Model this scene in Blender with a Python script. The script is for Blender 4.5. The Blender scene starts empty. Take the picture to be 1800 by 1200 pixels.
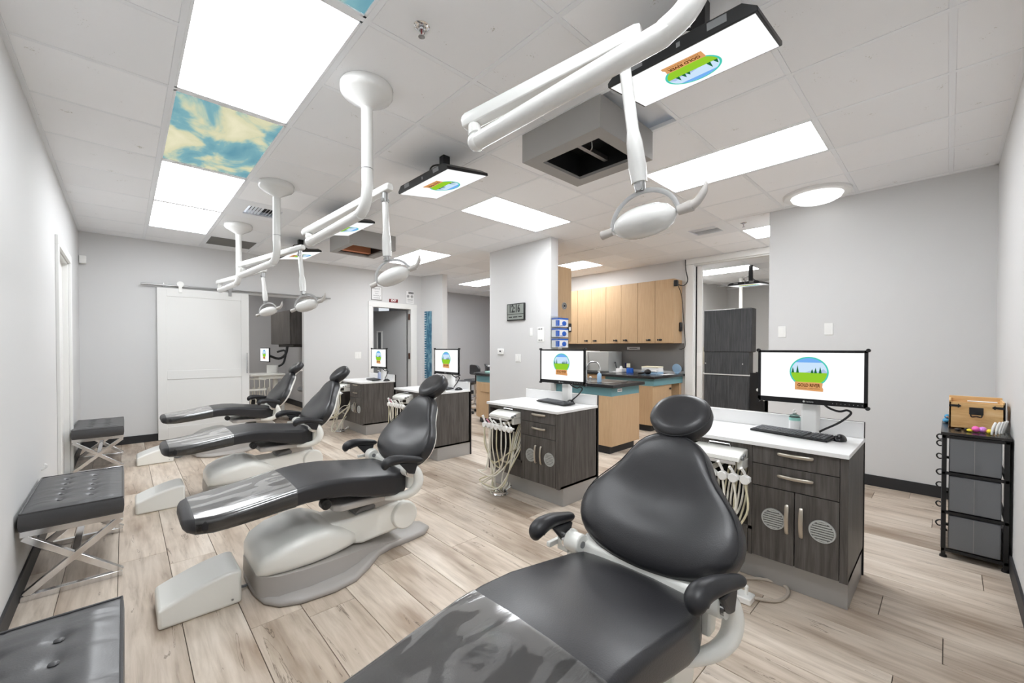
import bpy, bmesh, math, random
from mathutils import Vector, Matrix
random.seed(7)
PI = math.pi
S = bpy.context.scene
COL = S.collection
CAMH, CEIL = 1.283, 2.743
E_LIGHT = 6.5
EXPO = 1.7

# ------------------------------------------------------------ camera, world, exposure
yaw, pitch, roll, F_PX, CY = 0.815015814, -0.0126541632, 0.000438513509, 723.471854, 619.828684
Fv = Vector((math.cos(pitch)*math.cos(yaw), math.cos(pitch)*math.sin(yaw), math.sin(pitch)))
Rv = Vector((math.sin(yaw), -math.cos(yaw), 0)); Uv = Rv.cross(Fv)
Rv, Uv = Rv*math.cos(roll)+Uv*math.sin(roll), Uv*math.cos(roll)-Rv*math.sin(roll)
cd = bpy.data.cameras.new('camera'); cam = bpy.data.objects.new('camera', cd); COL.objects.link(cam)
cam.matrix_world = Matrix(((Rv.x, Uv.x, -Fv.x, 0), (Rv.y, Uv.y, -Fv.y, 0), (Rv.z, Uv.z, -Fv.z, CAMH), (0, 0, 0, 1)))
cd.sensor_width = 36; cd.lens = F_PX/1800*36; cd.shift_y = (CY-600)/1800; cd.clip_start = .02
S.camera = cam
S.view_settings.view_transform = 'Standard'; S.view_settings.look = 'None'
S.view_settings.exposure = EXPO; S.view_settings.gamma = 1.0; S.view_settings.use_curve_mapping = False
w = bpy.data.worlds.new('world'); S.world = w; w.use_nodes = True
w.node_tree.nodes['Background'].inputs[0].default_value = (.8, .85, .9, 1)
w.node_tree.nodes['Background'].inputs[1].default_value = .3
S.cycles.max_bounces = 14; S.cycles.diffuse_bounces = 12; S.cycles.glossy_bounces = 4
S.cycles.transparent_max_bounces = 12; S.cycles.caustics_reflective = False; S.cycles.caustics_refractive = False
S.cycles.use_denoising = True; S.cycles.sample_clamp_indirect = 6.0

# ------------------------------------------------------------ mesh helpers (all coordinates are world metres)
class M:
    def __init__(s): s.v = []; s.f = []
    def add(s, V, Fc):
        n = len(s.v); s.v += [tuple(p) for p in V]; s.f += [tuple(i+n for i in q) for q in Fc]; return s
    def box(s, x0, x1, y0, y1, z0, z1):
        return s.add([(x0,y0,z0),(x1,y0,z0),(x1,y1,z0),(x0,y1,z0),(x0,y0,z1),(x1,y0,z1),(x1,y1,z1),(x0,y1,z1)],
              [(3,2,1,0),(4,5,6,7),(0,1,5,4),(1,2,6,5),(2,3,7,6),(3,0,4,7)])
    def cyl(s, a, b, r0, r1=None, n=16):
        r1 = r0 if r1 is None else r1
        return s.tube([a, b], [r0, r1], n, 1)
    def tube(s, pts, r, n=8, k=4, flat=1.0):
        P = [Vector(p) for p in pts]
        R = list(r) if isinstance(r, (list, tuple)) else [r]*len(P)
        if k > 1 and len(P) > 2:
            Q = []; RR = []
            for i in range(len(P)-1):
                p0 = P[max(i-1, 0)]; p1 = P[i]; p2 = P[i+1]; p3 = P[min(i+2, len(P)-1)]
                for j in range(k):
                    t = j/k
                    Q.append(.5*((2*p1)+(p2-p0)*t+(2*p0-5*p1+4*p2-p3)*t*t+(3*p1-p0-3*p2+p3)*t**3))
                    RR.append(R[i]*(1-t)+R[i+1]*t)
            Q.append(P[-1]); RR.append(R[-1]); P, R = Q, RR
        rings = []; up = None
        for i, p in enumerate(P):
            d = (P[min(i+1, len(P)-1)]-P[max(i-1, 0)])
            d = d.normalized() if d.length > 1e-9 else Vector((0, 0, 1))
            if up is None: up = Vector((0, 0, 1)) if abs(d.z) < .9 else Vector((1, 0, 0))
            a = (up-d*up.dot(d)).normalized(); b = d.cross(a); up = a
            rings.append([p+a*(R[i]*flat*math.cos(2*PI*j/n))+b*(R[i]*math.sin(2*PI*j/n)) for j in range(n)])
        return s.loft(rings)
    def loft(s, rings, cap=True):
        n = len(rings[0]); V = [p for r in rings for p in r]; Fc = []
        for i in range(len(rings)-1):
            for j in range(n):
                k = (j+1) % n; Fc.append((i*n+j, i*n+k, (i+1)*n+k, (i+1)*n+j))
        if cap:
            Fc.append(tuple(range(n-1, -1, -1))); m = (len(rings)-1)*n; Fc.append(tuple(m+j for j in range(n)))
        return s.add(V, Fc)
    def lathe(s, prof, c, n=32):
        return s.loft([[(c[0]+r*math.cos(2*PI*j/n), c[1]+r*math.sin(2*PI*j/n), c[2]+z) for j in range(n)] for r, z in prof])
    def prism(s, poly, a, b, axis='z'):
        f = {'z': lambda u, v, t: (u, v, t), 'y': lambda u, v, t: (u, t, v), 'x': lambda u, v, t: (t, u, v)}[axis]
        return s.loft([[f(u, v, a) for u, v in poly], [f(u, v, b) for u, v in poly]])
    def sphere(s, c, rx, ry, rz, n=16, m=10):
        return s.loft([[(c[0]+rx*math.sin(PI*i/m)*math.cos(2*PI*j/n), c[1]+ry*math.sin(PI*i/m)*math.sin(2*PI*j/n), c[2]-rz*math.cos(PI*i/m)) for j in range(n)]
                       for i in [.15]+list(range(1, m))+[m-.15]])
    def xf(s, mat):
        s.v = [tuple(mat @ Vector(p)) for p in s.v]; return s
    def rot(s, c, ang, axis='Z'):
        T = Matrix.Translation(c); return s.xf(T @ Matrix.Rotation(ang, 4, axis) @ T.inverted())

def origin(o):
    v = Vector((0, 0, 0))
    while o is not None: v += o.location; o = o.parent
    return v

def obj(name, m, mat, parent=None, bevel=0, sub=0, smooth=None, seg=2, at=None, label=None):
    me = bpy.data.meshes.new(name)
    base = origin(parent) if parent else Vector((0, 0, 0))
    loc = Vector(at)-base if at else Vector((0, 0, 0))
    off = base+loc
    me.from_pydata([(x-off.x, y-off.y, z-off.z) for x, y, z in m.v], [], m.f); me.update()
    b = bmesh.new(); b.from_mesh(me); bmesh.ops.recalc_face_normals(b, faces=b.faces); b.to_mesh(me); b.free()
    for mt in (mat if isinstance(mat, (list, tuple)) else [mat]): me.materials.append(mt)
    o = bpy.data.objects.new(name, me); COL.objects.link(o)
    if parent: o.parent = parent
    o.location = loc
    if smooth is None: smooth = 35
    if smooth:
        me.shade_smooth()
        if not sub: me.set_sharp_from_angle(angle=math.radians(smooth))
    if bevel:
        md = o.modifiers.new('bevel', 'BEVEL'); md.width = bevel; md.segments = seg; md.limit_method = 'ANGLE'; md.angle_limit = math.radians(40)
        if smooth: md.harden_normals = False
    if sub:
        md = o.modifiers.new('sub', 'SUBSURF'); md.levels = sub; md.render_levels = sub
    if label: o['label'] = label
    return o

def thing(name, label, cat, loc, group=None):
    o = bpy.data.objects.new(name, None); COL.objects.link(o); o.location = loc; o.empty_display_size = .1
    return tag(o, label, cat, group)
def tag(o, label, cat, group=None):
    o['label'] = label; o['category'] = cat
    if group: o['group'] = group
    return o
def struct(name, m, mat, **k):
    o = obj(name, m, mat, **k); o['kind'] = 'structure'; return o
def copy_tree(o, parent=None):
    c = o.copy(); COL.objects.link(c)
    if parent is not None: c.parent = parent
    for ch in list(o.children): copy_tree(ch, c)
    return c

_fc = {}
def text(name, s, size, mat, parent, c, right, up, depth=.0015, bold=False, width=None):
    """flat lettering mesh: c = centre point, right/up = unit directions"""
    cu = bpy.data.curves.new(name, 'FONT'); cu.body = s; cu.size = size; cu.align_x = 'CENTER'; cu.align_y = 'CENTER'; cu.resolution_u = 3
    if bold: cu.offset = size*.035
    t = bpy.data.objects.new(name, cu); COL.objects.link(t)
    bpy.context.view_layer.update()
    me = bpy.data.meshes.new_from_object(t.evaluated_get(bpy.context.evaluated_depsgraph_get()))
    bpy.data.objects.remove(t); bpy.data.curves.remove(cu)
    R, U, c = Vector(right).normalized(), Vector(up).normalized(), Vector(c); N = R.cross(U)
    xs = [v.co.x for v in me.vertices]; k = 1
    if width and xs: k = width/(max(xs)-min(xs))
    m = M(); vs = [c+R*(v.co.x*k)+U*v.co.y+N*depth for v in me.vertices]
    m.add(vs, [tuple(p.vertices) for p in me.polygons]); bpy.data.meshes.remove(me)
    return obj(name, m, mat, parent, smooth=0)

# ------------------------------------------------------------ materials
def lin(c):
    return tuple((x/255/12.92 if x/255 <= .04045 else ((x/255+.055)/1.055)**2.4) for x in c)+(1,)
def mat(name, rgb=(200, 200, 200), rough=.5, metal=0, spec=.5, emit=None, es=1, coat=0, bump=None, trans=0, ior=1.45):
    m = bpy.data.materials.new(name); m.use_nodes = True; nt = m.node_tree; b = nt.nodes['Principled BSDF']
    b.inputs['Base Color'].default_value = lin(rgb); b.inputs['Roughness'].default_value = rough
    b.inputs['Metallic'].default_value = metal; b.inputs['Specular IOR Level'].default_value = spec
    b.inputs['Coat Weight'].default_value = coat; b.inputs['Coat Roughness'].default_value = .25 if coat < .28 else .05; b.inputs['Transmission Weight'].default_value = trans; b.inputs['IOR'].default_value = ior
    if emit: b.inputs['Emission Color'].default_value = lin(emit); b.inputs['Emission Strength'].default_value = es
    if bump:
        sc, st = bump; n = nt.nodes.new('ShaderNodeTexNoise'); n.inputs['Scale'].default_value = sc; n.inputs['Detail'].default_value = 4
        tc = nt.nodes.new('ShaderNodeTexCoord'); bp = nt.nodes.new('ShaderNodeBump'); bp.inputs['Strength'].default_value = st; bp.inputs['Distance'].default_value = .002
        nt.links.new(tc.outputs['Object'], n.inputs['Vector']); nt.links.new(n.outputs['Fac'], bp.inputs['Height']); nt.links.new(bp.outputs[0], b.inputs['Normal'])
    return m
def nodes(m): return m.node_tree, m.node_tree.nodes, m.node_tree.links, m.node_tree.nodes['Principled BSDF']
def ramp(nt, fac, stops):
    r = nt.nodes.new('ShaderNodeValToRGB'); nt.links.new(fac, r.inputs[0])
    while len(r.color_ramp.elements) < len(stops): r.color_ramp.elements.new(.5)
    for e, (p, c) in zip(r.color_ramp.elements, stops): e.position = p; e.color = lin(c)
    return r.outputs[0]
def grain(name, stops, scale=(1, 1, 1), detail=6, rough=.5, per=0, ns=6, bump=0, spec=.4, crack=False, big=None):
    """noise stretched by scale, with an offset per object so that no two pieces look the same"""
    m = mat(name, rough=rough, spec=spec); nt, N, L, b = nodes(m)
    tc = N.new('ShaderNodeTexCoord'); oi = N.new('ShaderNodeObjectInfo'); mp = N.new('ShaderNodeMapping'); mp.inputs['Scale'].default_value = scale
    ad = N.new('ShaderNodeVectorMath'); ad.operation = 'ADD'; mu = N.new('ShaderNodeMath'); mu.operation = 'MULTIPLY'; mu.inputs[1].default_value = 37
    L.new(oi.outputs['Random'], mu.inputs[0]); cb = N.new('ShaderNodeCombineXYZ')
    for i in range(3): L.new(mu.outputs[0], cb.inputs[i])
    L.new(tc.outputs['Object'], ad.inputs[0]); L.new(cb.outputs[0], ad.inputs[1]); L.new(ad.outputs[0], mp.inputs[0])
    n = N.new('ShaderNodeTexNoise'); n.inputs['Scale'].default_value = ns; n.inputs['Detail'].default_value = detail; n.inputs['Roughness'].default_value = .6; n.inputs['Distortion'].default_value = .4
    L.new(mp.outputs[0], n.inputs['Vector']); col = ramp(nt, n.outputs['Fac'], stops)
    def mix(a, fac, c2, mode='MULTIPLY', f=None):
        x = N.new('ShaderNodeMix'); x.data_type = 'RGBA'; x.blend_type = mode
        if f is not None: x.inputs[0].default_value = f
        if fac is not None: L.new(fac, x.inputs[0])
        L.new(a, x.inputs[6]); L.new(c2, x.inputs[7]); return x.outputs[2]
    if per: col = mix(col, None, ramp(nt, oi.outputs['Random'], per), f=1)
    if big:
        m2 = N.new('ShaderNodeMapping'); m2.inputs['Scale'].default_value = big[0]; L.new(ad.outputs[0], m2.inputs[0])
        n2 = N.new('ShaderNodeTexNoise'); n2.inputs['Scale'].default_value = 1; n2.inputs['Detail'].default_value = 3; L.new(m2.outputs[0], n2.inputs['Vector'])
        col = mix(col, None, ramp(nt, n2.outputs['Fac'], big[1]), f=1)
    if crack:
        m3 = N.new('ShaderNodeMapping'); m3.inputs['Scale'].default_value = (14, 1.6, 1); L.new(ad.outputs[0], m3.inputs[0])
        n3 = N.new('ShaderNodeTexNoise'); n3.inputs['Scale'].default_value = 1.3; n3.inputs['Detail'].default_value = 5; n3.inputs['Distortion'].default_value = 1.2; L.new(m3.outputs[0], n3.inputs['Vector'])
        r = ramp(nt, n3.outputs['Fac'], [(.0, (255, 255, 255)), (.325, (255, 255, 255)), (.338, (100, 86, 72)), (.352, (255, 255, 255))]); col = mix(col, None, r, f=.75)
    L.new(col, b.inputs['Base Color'])
    if bump:
        bp = N.new('ShaderNodeBump'); bp.inputs['Strength'].default_value = bump; bp.inputs['Distance'].default_value = .002; L.new(n.outputs['Fac'], bp.inputs['Height']); L.new(bp.outputs[0], b.inputs['Normal'])
    return m
def glow(name, rgb, s):
    m = bpy.data.materials.new(name); m.use_nodes = True; nt = m.node_tree; nt.nodes.clear()
    e = nt.nodes.new('ShaderNodeEmission'); e.inputs[0].default_value = lin(rgb); e.inputs[1].default_value = s
    o = nt.nodes.new('ShaderNodeOutputMaterial'); nt.links.new(e.outputs[0], o.inputs[0]); return m

wall_m = mat('wall paint', (209, 209, 209), .75, spec=.25, bump=(90, .12))
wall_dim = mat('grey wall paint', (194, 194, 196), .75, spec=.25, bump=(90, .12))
splash_m = mat('grey backsplash', (122, 120, 118), .6)
white_trim = mat('white trim paint', (226, 226, 224), .45)
white_p = mat('white plastic', (234, 234, 232), .35)
door_white = mat('white door paint', (224, 224, 222), .45)
door_grey = mat('grey door paint', (172, 173, 174), .5)
black_base = mat('black rubber base', (42, 42, 44), .55)
black_p = mat('black plastic', (24, 24, 26), .4)
black_g = mat('glossy black', (14, 14, 18), .25)
key_m = mat('grey key caps', (84, 86, 90), .45)
grey_p = mat('grey plastic', (120, 121, 123), .45)
chair_w = mat('warm white enamel', (234, 234, 229), .28, spec=.5, coat=.3)
chair_g = mat('warm grey enamel', (164, 160, 156), .35)
tray_g = mat('pale grey enamel', (186, 182, 178), .4)
arm_w = mat('white lacquer', (220, 220, 218), .25, coat=.3)
leather = mat('charcoal vinyl upholstery', (40, 40, 43), .38, spec=.5, coat=.15, bump=(260, .25))
arm_blk = mat('soft black urethane', (34, 34, 37), .42)
bench_l = mat('grey bonded leather', (60, 60, 62), .4, spec=.6, coat=.25, bump=(180, .2))
chrome = mat('polished chrome', (225, 225, 226), .12, 1)
nickel = mat('brushed nickel', (196, 188, 176), .3, 1)
steel = mat('satin steel', (170, 170, 170), .35, 1)
alu = mat('brushed aluminium', (176, 176, 176), .42, .6)
frame_blk = mat('black powder coat', (26, 26, 28), .4)
fabric = mat('charcoal woven fabric', (126, 128, 132), .85, spec=.15, bump=(500, .8))
laminate_w = mat('white laminate', (232, 232, 232), .3)
counter_b = mat('black laminate', (38, 38, 40), .22)
teal_m = mat('teal laminate', (104, 148, 156), .45)
bar_m = mat('white painted grid', (236, 238, 241), .5)
box_m = mat('grey painted box', (156, 154, 151), .6)
hose_m = mat('cream silicone hose', (234, 231, 220), .4)
hose_y = mat('ivory hose', (214, 208, 180), .4)
pink_m = mat('pink plastic', (206, 140, 160), .4)
blue_m = mat('blue plastic', (28, 92, 190), .4)
lblue_m = mat('pale blue plastic', (150, 180, 206), .4)
paper_m = mat('white paper', (232, 232, 232), .8)
cream_m = mat('cream paper', (226, 220, 196), .8)
navy_m = mat('navy card', (40, 40, 92), .6)
red_m = mat('exit sign red', (122, 26, 32), .5)
darkbrown = mat('dark brown lettering', (74, 42, 22), .6)
brass = mat('aged bronze', (92, 66, 56), .4, .7)
white_ink = mat('white ink', (245, 245, 245), .7)
black_ink = mat('dark grey ink', (52, 52, 54), .7)
lightgrey_m = mat('light grey face', (176, 178, 176), .5)
yellow_m = mat('yellow foam', (236, 214, 60), .6)
foam_pink = mat('pink foam', (240, 110, 190), .6)
foam_purple = mat('lilac foam', (214, 140, 224), .6)
duck_m = mat('blue vinyl toy', (74, 152, 196), .4)
orange_lip = mat('timber lining', (196, 128, 92), .6)
clear_m = bpy.data.materials.new('clear acrylic'); clear_m.use_nodes = True; _n = clear_m.node_tree; _n.nodes.clear()
_t = _n.nodes.new('ShaderNodeBsdfTransparent'); _t.inputs[0].default_value = (.96, .97, .97, 1); _g = _n.nodes.new('ShaderNodeBsdfGlossy'); _g.inputs['Roughness'].default_value = .05
_x = _n.nodes.new('ShaderNodeMixShader'); _x.inputs[0].default_value = .12; _o = _n.nodes.new('ShaderNodeOutputMaterial')
_n.links.new(_t.outputs[0], _x.inputs[1]); _n.links.new(_g.outputs[0], _x.inputs[2]); _n.links.new(_x.outputs[0], _o.inputs[0])
bottle_m = mat('clear bottle', (210, 235, 232), .08, trans=.9, ior=1.3)
lens_m = glow('lit dome lens', (248, 248, 246), .55)
panel_m = glow('lit diffuser', (249, 252, 255), E_LIGHT)
panel_l = glow('lit milky diffuser', (249, 252, 255), E_LIGHT*.6)
SC = 1/2**EXPO
screen_w = glow('white screen', (255, 255, 255), 1.03*SC)
dark_lam = grain('dark ash laminate', [(.25, (58, 54, 52)), (.5, (82, 78, 75)), (.75, (104, 100, 97))], (14, 14, .9), 8, .45, ns=3.2)
dark_lam2 = grain('charcoal ash laminate', [(.25, (58, 59, 62)), (.5, (80, 81, 84)), (.75, (100, 101, 105))], (14, 14, .9), 8, .45, ns=3)
tan_lam = grain('maple laminate', [(.3, (180, 150, 115)), (.6, (190, 160, 125)), (.8, (198, 169, 134))], (20, 20, 1), 4, .45, ns=4)
pine = grain('honey pine', [(.3, (206, 160, 104)), (.55, (226, 188, 132)), (.75, (234, 202, 152))], (1, 1.2, 9), 5, .5, ns=5)
plank_m = grain('greige oak plank', [(.22, (166, 153, 140)), (.42, (203, 192, 179)), (.6, (220, 210, 198)), (.8, (230, 222, 212))], (9, .8, 1), 8, .42, ns=3.4,
                per=[(0, (226, 222, 218)), (.5, (246, 243, 240)), (1, (255, 255, 255))], bump=.25, spec=.35, crack=True,
                big=((5, 1.3, 1), [(.3, (190, 178, 168)), (.5, (246, 243, 240)), (.75, (255, 255, 255))]))

def tile_material():
    m = mat('mineral ceiling tile', (206, 205, 203), .9, spec=.1); nt, N, L, b = nodes(m)
    tc = N.new('ShaderNodeTexCoord'); oi = N.new('ShaderNodeObjectInfo'); ad = N.new('ShaderNodeVectorMath'); cb = N.new('ShaderNodeCombineXYZ'); mu = N.new('ShaderNodeMath')
    mu.operation = 'MULTIPLY'; mu.inputs[1].default_value = 31; L.new(oi.outputs['Random'], mu.inputs[0]); L.new(mu.outputs[0], cb.inputs[0]); L.new(mu.outputs[0], cb.inputs[1])
    L.new(tc.outputs['Object'], ad.inputs[0]); L.new(cb.outputs[0], ad.inputs[1])
    n = N.new('ShaderNodeTexNoise'); n.inputs['Scale'].default_value = 120; n.inputs['Detail'].default_value = 2; L.new(ad.outputs[0], n.inputs['Vector'])
    n2 = N.new('ShaderNodeTexNoise'); n2.inputs['Scale'].default_value = 9; n2.inputs['Detail'].default_value = 1; L.new(ad.outputs[0], n2.inputs['Vector'])
    ml = N.new('ShaderNodeMath'); ml.operation = 'MULTIPLY'; L.new(n.outputs['Fac'], ml.inputs[0]); L.new(n2.outputs['Fac'], ml.inputs[1])
    c = ramp(nt, ml.outputs[0], [(.0, (205, 204, 200)), (.09, (215, 214, 210)), (.105, (248, 249, 251)), (1, (249, 250, 252))])
    x = N.new('ShaderNodeMix'); x.data_type = 'RGBA'; x.blend_type = 'MULTIPLY'; x.inputs[0].default_value = 1
    L.new(c, x.inputs[6]); L.new(ramp(nt, oi.outputs['Random'], [(0, (243, 243, 243)), (1, (255, 255, 255))]), x.inputs[7]); L.new(x.outputs[2], b.inputs['Base Color'])
    return m
tile_m = tile_material()

def sky_mural():
    m = bpy.data.materials.new('sky mural diffuser'); m.use_nodes = True; nt = m.node_tree; nt.nodes.clear(); N = nt.nodes; L = nt.links
    tc = N.new('ShaderNodeTexCoord'); mp = N.new('ShaderNodeMapping'); mp.inputs['Scale'].default_value = (1.7, .95, 1); L.new(tc.outputs['Object'], mp.inputs[0])
    n = N.new('ShaderNodeTexNoise'); n.inputs['Scale'].default_value = 2.1; n.inputs['Detail'].default_value = 5; n.inputs['Distortion'].default_value = .5; L.new(mp.outputs[0], n.inputs['Vector'])
    c = ramp(nt, n.outputs['Fac'], [(.3, (92, 148, 170)), (.46, (134, 182, 190)), (.50, (186, 206, 188)), (.54, (222, 220, 184)), (.7, (244, 238, 206))])
    e = N.new('ShaderNodeEmission'); e.inputs[1].default_value = .95*SC; L.new(c, e.inputs[0]); o = N.new('ShaderNodeOutputMaterial'); L.new(e.outputs[0], o.inputs[0]); return m
sky_m = sky_mural()

def sleeve_material():
    m = bpy.data.materials.new('clear vinyl sleeve'); m.use_nodes = True; nt = m.node_tree; nt.nodes.clear(); N = nt.nodes; L = nt.links
    tc = N.new('ShaderNodeTexCoord'); mp = N.new('ShaderNodeMapping'); mp.inputs['Scale'].default_value = (3.5, 9, 3.5); L.new(tc.outputs['Object'], mp.inputs[0])
    n = N.new('ShaderNodeTexNoise'); n.inputs['Scale'].default_value = 1; n.inputs['Detail'].default_value = 6; n.inputs['Distortion'].default_value = .6; L.new(mp.outputs[0], n.inputs['Vector'])
    bp = N.new('ShaderNodeBump'); bp.inputs['Strength'].default_value = .25; bp.inputs['Distance'].default_value = .01; L.new(n.outputs['Fac'], bp.inputs['Height'])
    g = N.new('ShaderNodeBsdfGlossy'); g.inputs['Roughness'].default_value = .12; L.new(bp.outputs[0], g.inputs['Normal'])
    d = N.new('ShaderNodeBsdfDiffuse'); d.inputs[0].default_value = lin((190, 188, 186)); t = N.new('ShaderNodeBsdfTransparent')
    # sharp trapped air patches, plus ceiling reflection painted as grey on the flat top
    r = N.new('ShaderNodeMapRange'); r.inputs[1].default_value = .475; r.inputs[2].default_value = .495; r.inputs[3].default_value = .05; r.inputs[4].default_value = .13; L.new(n.outputs['Fac'], r.inputs[0])
    ge = N.new('ShaderNodeNewGeometry'); sx = N.new('ShaderNodeSeparateXYZ'); L.new(ge.outputs['Normal'], sx.inputs[0])
    up = N.new('ShaderNodeMapRange'); up.inputs[1].default_value = .6; up.inputs[2].default_value = .95; up.inputs[3].default_value = .15; up.inputs[4].default_value = 1; L.new(sx.outputs[2], up.inputs[0])
    lw = N.new('ShaderNodeLayerWeight'); lw.inputs[0].default_value = .5; p3 = N.new('ShaderNodeMath'); p3.operation = 'POWER'; p3.inputs[1].default_value = 3; L.new(lw.outputs['Facing'], p3.inputs[0])
    gz = N.new('ShaderNodeMath'); gz.operation = 'MULTIPLY_ADD'; gz.inputs[1].default_value = 10; gz.inputs[2].default_value = 1; L.new(p3.outputs[0], gz.inputs[0])  # grey haze grows at grazing view in place of reflected ceiling
    um = N.new('ShaderNodeMath'); um.operation = 'MULTIPLY'; L.new(up.outputs[0], um.inputs[0]); L.new(gz.outputs[0], um.inputs[1])
    mu = N.new('ShaderNodeMath'); mu.operation = 'MULTIPLY'; L.new(r.outputs[0], mu.inputs[0]); L.new(um.outputs[0], mu.inputs[1]); mu.use_clamp = True
    a = N.new('ShaderNodeMixShader'); L.new(mu.outputs[0], a.inputs[0]); L.new(t.outputs[0], a.inputs[1]); L.new(d.outputs[0], a.inputs[2])
    fr = N.new('ShaderNodeFresnel'); fr.inputs[0].default_value = 2.0; x = N.new('ShaderNodeMixShader'); L.new(fr.outputs[0], x.inputs[0]); L.new(a.outputs[0], x.inputs[1]); L.new(g.outputs[0], x.inputs[2])
    o = N.new('ShaderNodeOutputMaterial'); L.new(x.outputs[0], o.inputs[0]); return m
sleeve_m = sleeve_material()

# ------------------------------------------------------------ room shell
T = .10
XL, YR, XB, YF, XC = -.406, -.259, 5.066, 7.46, 6.78
def wall(name, m, mt=wall_m, label=None):
    return struct(name, m, mt, smooth=0, label=label)
m = M().box(XL-T, XL, YR-T, 5.10, 0, 2.80).box(XL-T, XL, 6.10, YF+T, 0, 2.80).box(XL-T, XL, 5.10, 6.10, 2.14, 2.80); wall('wall_left', m)
wall('wall_right', M().box(XL-T, XB+T, YR-T, YR, 0, 2.80))
wall('wall_back', M().box(XB, XB+T, YR, 1.334, 0, 2.80))
m = M().box(XL, .45, YF, YF+T, 0, 2.80).box(.45, 2.21, YF, YF+T, 2.10, 2.80).box(2.21, 3.41, YF, YF+T, 0, 2.80)
m.box(3.41, 4.22, YF, YF+T, 2.07, 2.80).box(4.22, 4.50, YF, YF+T, 0, 2.80); wall('wall_far', m)
m = M().prism([(4.46, 7.50), (4.60, 6.90), (4.72, 6.90), (4.72, 9.05), (4.60, 9.05), (4.60, 7.56)], 0, 2.80); wall('wall_return', m)
wall('wall_pillar', M().box(4.10, 4.24, 3.60, 4.85, 0, 2.80))
m = M().box(XC, XC+T, 2.99, 7.0, 0, 2.80).box(XC, XC+T, 1.30, 2.99, 2.66, 2.80).box(XC, XC+T, .30, 1.30, 0, 2.80); wall('wall_cabinet', m)
wall('wall_recess', M().box(XB+T, XC, .30, .40, 0, 2.80))
wall('wall_hall', M().box(4.60, 9.0, 9.05, 9.15, 0, 2.80).box(9.0, 9.1, 6.9, 9.15, 0, 2.80).box(XC, 9.0, 6.9, 7.0, 0, 2.80), wall_dim)
wall('wall_side_room', M().box(6.9, 11.05, 3.83, 3.93, 0, 2.80).box(11.05, 11.15, .3, 3.93, 0, 2.80).box(6.88, 11.05, .2, .3, 0, 2.80))
wall('wall_alcove', M().box(.2, .3, YF+T, 10.65, 0, 2.80).box(.2, 2.85, 10.65, 10.75, 0, 2.80).box(2.75, 2.85, YF+T, 10.65, 0, 2.80), wall_dim)
wall('wall_corridor', M().box(2.95, 3.05, YF+T, 9.7, 0, 2.45).box(2.95, 4.60, 9.7, 9.8, 0, 2.45), wall_dim)
# ceiling slab and floor slab
cl = struct('ceiling', M().box(XL-T, 9.15, YR-T, 9.15, 2.80, 2.86).box(9.15, 11.2, .2, 4.0, 2.80, 2.86).box(.2, 2.85, 9.15, 10.8, 2.80, 2.86), bar_m, smooth=0)
struct('ceiling_corridor', M().box(3.05, 4.60, YF+T, 9.7, 2.42, 2.46), wall_dim, smooth=0)
fl = struct('floor', M().box(XL-T, 9.15, YR-T, 9.15, -.05, -.007).box(9.15, 11.2, .2, 4.0, -.05, -.007).box(.2, 4.7, 9.15, 10.8, -.05, -.007), mat('dark joint', (70, 62, 55), .8), smooth=0)
# floor planks, laid along y
PW = .222; cache = {}
def plank_mesh(L, W=PW):
    k = (round(L, 2), round(W, 3))
    if k not in cache:
        g = .0013; c = .0012; L2 = L/2-g; W2 = W/2-g
        m = M().loft([[(-W2, -L2, -.006), (W2, -L2, -.006), (W2, L2, -.006), (-W2, L2, -.006)], [(-W2, -L2, -c), (W2, -L2, -c), (W2, L2, -c), (-W2, L2, -c)],
                      [(-W2+c, -L2+c, 0), (W2-c, -L2+c, 0), (W2-c, L2-c, 0), (-W2+c, L2-c, 0)]])
        me = bpy.data.meshes.new('plank'); me.from_pydata(m.v, [], m.f); me.materials.append(plank_m); me.update(); cache[k] = me
    return cache[k]
rest = M(); ph = {0: 3.36, 2: 2.17, 11: .005, 12: .221, 15: -.14}
LP = 1.52
for k in range(-2, 52):
    x0 = -.036+PW*k; x1 = x0+PW
    xa, xb = max(x0, XL), x1
    if xb-xa < .02: continue
    # y-ranges with floor at this column
    if x0 < 4.5: ya, yb = YR, (10.6 if .3 < x0 < 4.5 else YF)
    elif x0 < XB: ya, yb = YR, 9.05
    elif x0 < XC+.1: ya, yb = .40, 9.05
    elif x0 < 9: ya, yb = .3, 9.05
    else: ya, yb = .3, 3.9
    off = ph.get(k, random.uniform(0, LP)); y = off-LP*math.ceil((off-ya)/LP)
    while y < yb:
        a, b = max(y, ya), min(y+LP, yb); y += LP
        if b-a < .05: continue
        cx, cy = (xa+xb)/2, (a+b)/2
        near = (x0 < XB and b <= YF+.4) or (x0 < XC and cy < 4.6)
        if near:
            o = bpy.data.objects.new('plank', plank_mesh(b-a, xb-xa)); COL.objects.link(o); o.parent = fl; o.location = (cx, cy, 0)
        else:
            g = .0013; rest.box(xa+g, xb-g, a+g, b-g, -.006, 0)
o = obj('far_planks', rest, plank_m, fl, smooth=0); o['kind'] = 'stuff'

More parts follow.
